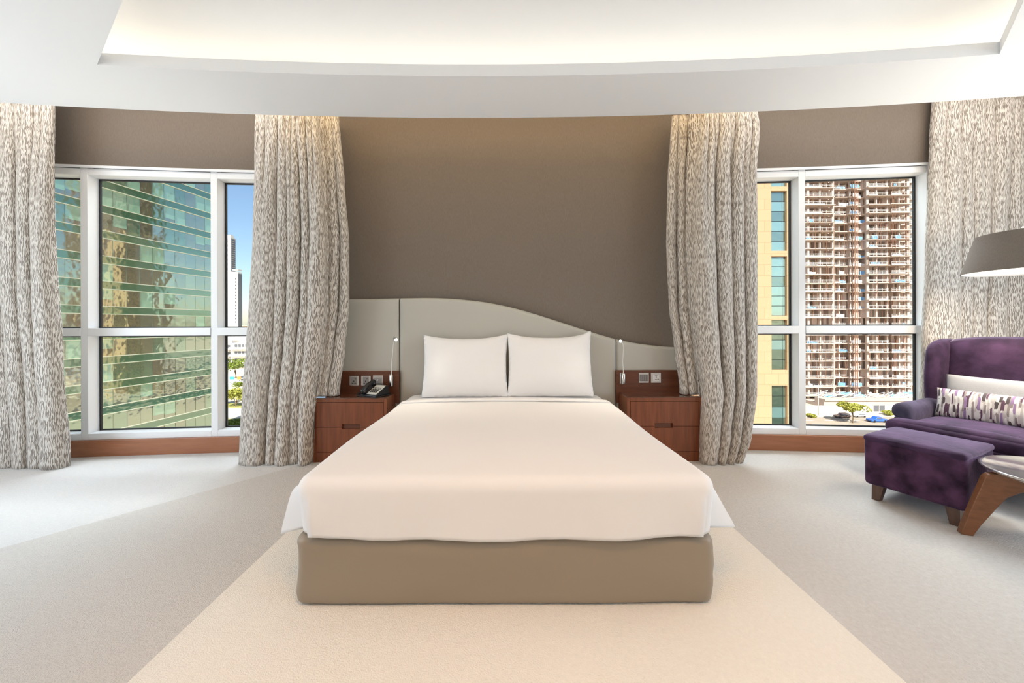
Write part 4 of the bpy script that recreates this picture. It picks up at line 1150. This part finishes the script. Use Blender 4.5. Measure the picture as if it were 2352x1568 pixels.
while z < ZTOP+3:
    m_.beam((x-.45*f_, D-1.6, z), (x+.45*f_, D-1.6, z+1.3), .08, .08); m_.box(x-.45, x+.45, D-1.65, D-1.55, z-.05, z+.05); z += 1.3; f_ = -f_
m_.build('hoist_mast', O['rust'], ct)
m_ = MB(); rnd = random.Random(5)
for k in range(260):
    px = rnd.uniform(1852, 2130); kf = rnd.randrange(0, NFL); z = G+2.5+ST*kf; y = front(px)+rnd.uniform(.2, 1.6); x = X(px)
    m_.box(x-.05, x+.05, y-.05, y+.05, z, z+ST-.3)
for k in range(40):
    px = rnd.uniform(1856, 2120); y = front(px)+.2; x = X(px); z0 = G+rnd.uniform(3, 60); m_.box(x-.04, x+.04, y-.04, y+.04, z0, z0+rnd.uniform(8, 26))
o = m_.build('steel_prop', O['rust'], ct); o['kind'] = 'stuff'
m_ = MB(); m_.box(X(1845), X(2150), D-9, D-5, G, G+2.4); m_.box(X(1845), X(2150), D-9.4, D-5, G+2.4, G+3.0); m_.box(X(1845), X(2150), D-5, D+2, G, G+1.2)
m_.build('podium', O['conc'], ct)
rnd = random.Random(9); m_ = MB()
for k in range(70):
    x = rnd.uniform(X(1850), X(2120)); y = rnd.uniform(D-8, D-2); z = G+3.0; a = rnd.uniform(-.5, .5); L = rnd.uniform(2, 6)
    m_.beam((x, y, z+.1), (x+L, y+a, z+rnd.uniform(.1, 1.8)), .14, .14)
o = m_.build('scaffold_pile', O['rail'], ct); o['kind'] = 'stuff'
for k, (a, b_) in enumerate(((1864, 1886), (1898, 1925), (1930, 1955), (1962, 1972), (2009, 2034), (2040, 2062), (2070, 2095))):
    m_ = MB(); z = G+3.2+.8*(k % 2)
    m_.grid(lambda u, v: (X(a)+(X(b_)-X(a))*u, D-6+v*1.5, z+.5*v+.12*math.sin(u*11+v*3)), 8, 5); m_.build('site_sheet', O['tarpb'] if k not in (3,) else O['tarpw'], ct)
# far right tower behind the window edge
D2 = 175.0
rt = thing('pale_tower', 'pale banded tower glimpsed in the narrow strip at the right curtain', 'building', (wx(2200, D2), D2, G))
MB().box(wx(2146, D2), wx(2290, D2), D2, D2+30, G, 100).build('wall', O['stone'], rt)
m_ = MB()
for k in range(38): m_.box(wx(2148, D2), wx(2288, D2), D2-.1, D2+.2, G+3+k*3.3, G+4.3+k*3.3)
m_.build('window', O['dglass'], rt)
for k in range(38): MB().box(wx(2146, D2), wx(2290, D2), D2-1.0, D2, G+4.6+k*3.3, G+4.9+k*3.3).build('balcony', O['stone'] if k > 16 else O['tan'], rt)

# site hoarding, kiosk
DH = gd(948.5)
hr = thing('site_hoarding', 'grey panelled hoarding along the pavement before the construction tower', 'fence', (wx(1980, DH), DH, G))
x = wx(1845, DH); k = 0
while x < wx(2130, DH):
    x2 = x+1.9; MB().box(x+.04, x2-.04, DH, DH+.08, G+.16, G+2.1).build('panel', O['dglass'] if 2004 < PX+x*F/DH < 2030 else O['paving'], hr); MB().box(x-.07, x+.05, DH-.08, DH+.1, G, G+2.25).build('post', O['concd'], hr); x = x2

def tree(name, label, cat, px, py, hpx, wpx, lm, seed, group=None, trunk=.45):
    d = gd(py); x = wx(px, d); h = hpx*d/F; w_ = wpx*d/F
    t = thing(name, label, cat, (x, d, G), 0, group); rnd = random.Random(seed); m_ = MB()
    cz = G+h*(trunk+(1-trunk)/2); rz_ = h*(1-trunk)/2
    blobs = [(rnd.uniform(-.32, .32)*w_, rnd.uniform(-.32, .32)*w_, rnd.uniform(-.25, .35)*rz_*1.2, rnd.uniform(.22, .34)*w_) for _ in range(11)]
    for bx, by, bz, br in blobs:
        for _ in range(110):
            v = Vector((rnd.gauss(0, 1), rnd.gauss(0, 1), rnd.gauss(0, 1))).normalized()*br*rnd.uniform(.75, 1.0); v.z *= min(1, rz_/(w_*.5))*.9
            c = Vector((x+bx, d+by, cz+bz))+v; s_ = w_*.035+.08
            a = Vector((rnd.gauss(0, 1), rnd.gauss(0, 1), rnd.gauss(0, 1))).normalized()*s_; b_ = a.cross(Vector((rnd.gauss(0, 1), rnd.gauss(0, 1), rnd.gauss(0, 1)))).normalized()*s_*.7
            m_.add([c-a, c-b_, c+a, c+b_], [(0, 1, 2, 3)])
    m_.build('foliage', lm, t)
    m_ = MB(); top = Vector((x, d, G+h*(trunk+.12))); m_.tube([(x, d, G), (x+.1, d, G+h*trunk*.6), top], [h*.03, h*.022, h*.016], 7)
    for k in range(4): m_.tube([(x+.05, d, G+h*trunk*.75), (x+rnd.uniform(-.25, .25)*w_, d+rnd.uniform(-.2, .2)*w_, cz)], [h*.016, h*.006], 5)
    m_.build('trunk', O['bark'], t)
tree('street_tree', 'round topped street tree at the roadside before the parked cars', 'tree', 1958, 974, 50, 50, O['leafy'], 1)
tree('shrub', 'low green shrub on the pavement, half hidden by the armchair', 'shrub', 2041, 957, 12, 26, O['leafy'], 2, trunk=.05)
tree('shrub', 'low green shrub at the left end of the hoarding', 'shrub', 1861, 960, 8, 20, O['leafy'], 3, trunk=.05)
tree('broadleaf_tree', 'tall green tree before the white terraced building', 'tree', 541, 867, 48, 44, O['leaf'], 4, trunk=.25)
tree('broadleaf_tree', 'small round tree at the car park edge in the narrow left pane', 'tree', 547, 894, 20, 18, O['leaf'], 5, trunk=.3)
tree('broadleaf_tree', 'wide yellow-green tree above the lawn in the narrow left pane', 'tree', 541, 932, 44, 52, O['leafy'], 6, trunk=.2)
tree('broadleaf_tree', 'yellow-green tree at the edge of the glass office block', 'tree', 520, 925, 34, 30, O['leafy'], 7, trunk=.2)
tree('hedge', 'dark green hedge below the side road in the narrow left pane', 'hedge', 540, 978, 18, 60, O['leaf'], 8, trunk=.02)

def car(label, pxl, pxr, py, col, kind='suv'):
    d = gd(py); x0, x1 = wx(pxl, d), wx(pxr, d); L = x1-x0; s = thing('car', label, 'car', ((x0+x1)/2, d, G+.16))
    T = Matrix.Translation(((x0+x1)/2, d, G+.05)) @ Matrix.Scale(L/4.6, 4)
    pm = mat('car_paint', col, .25, coat=.6)
    m_ = MB(); m_.T = T
    body = [(-2.3, .35), (-2.28, .75), (-1.9, .85), (-1.2, .92), (2.2, .95), (2.3, .8), (2.3, .35)]
    m_.prism(body, -.88, .88, 'y'); m_.build('body', pm, s, bevel=.05)
    cab = {'suv': [(-1.15, .9), (-.5, 1.52), (1.7, 1.55), (2.15, .95)], 'pickup': [(-1.1, .9), (-.45, 1.5), (.75, 1.5), (.95, .93)], 'sedan': [(-1.1, .9), (-.35, 1.38), (.95, 1.4), (1.75, .94)]}[kind]
    m_ = MB(); m_.T = T; m_.prism(cab, -.76, .76, 'y'); m_.build('cabin', pm, s, bevel=.05)
    m_ = MB(); m_.T = T; q = [(cab[0][0]+.28, .97), (cab[1][0]+.1, cab[1][1]-.1), (cab[2][0]-.12, cab[2][1]-.1), (cab[3][0]-.3, .98)]; m_.prism(q, -.78, .78, 'y'); m_.build('window', O['dglass'], s)
    for wx_ in (-1.45, 1.45):
        for wy in (-.82, .82):
            m_ = MB(); m_.T = T @ Matrix.Translation((wx_, wy, .34)) @ Matrix.Rotation(R(90), 4, 'X'); m_.lathe([(0, -.11), (.2, -.11), (.34, -.09), (.34, .09), (.2, .11), (0, .11)], n=18); m_.build('wheel', M['black'], s, True)
car('dark brown estate car parked on the pavement by the street tree', 1918, 1949.5, 961.5, s2l(92, 74, 66))
car('white car parked behind the trunk of the street tree', 1959, 1986, 960, s2l(235, 230, 222))
car('blue pickup driving on the road, half hidden by the armchair', 1994.5, 2032, 971.5, s2l(52, 104, 190), 'pickup')
car('red car in the car park right of the small round tree', 553, 568, 884, s2l(200, 50, 40))
car('white car in the car park left of the small round tree', 521, 537, 880, s2l(232, 230, 226), 'sedan')
car('dark car in the car park behind the red one', 549, 562, 872, s2l(60, 62, 70), 'sedan')
for px, py, hp, lab in ((1879, 957, 70, 'pale street lamp post before the construction tower'), (566, 880, 46, 'thin street lamp post in the narrow left pane')):
    d = gd(py); x = wx(px, d); h = hp*d/F; s = thing('street_lamp', lab, 'street lamp', (x, d, G))
    MB().tube([(x, d, G), (x, d, G+h)], [.14, .07], 8).build('pole', O['lampm'], s, True)
    MB().beam((x-.9, d, G+h), (x+.9, d, G+h), .12, .12).box(x-1.5, x-.6, d-.2, d+.2, G+h-.1, G+h+.1).box(x+.6, x+1.5, d-.2, d+.2, G+h-.1, G+h+.1).build('lamp_head', O['lampm'], s)
for px0, px1, py0, py1, c_, lab in ((527, 537, 863, 869, s2l(60, 180, 180), 'teal sign board behind the white car in the narrow left pane'), (544, 553, 863, 869, s2l(236, 140, 60), 'orange sign board beside the teal one')):
    d = gd(876); s = thing('sign_board', lab, 'sign', (wx((px0+px1)/2, d), d, G))
    MB().box(wx(px0, d), wx(px1, d), d, d+.2, wz(py1, d), wz(py0, d)).build('board', mat('sign_board_paint', c_, .6), s)
    MB().box(wx(px0, d)+.2, wx(px0, d)+.5, d+.2, d+.4, G, wz(py0, d)).box(wx(px1, d)-.5, wx(px1, d)-.2, d+.2, d+.4, G, wz(py0, d)).build('post', O['lampm'], s)
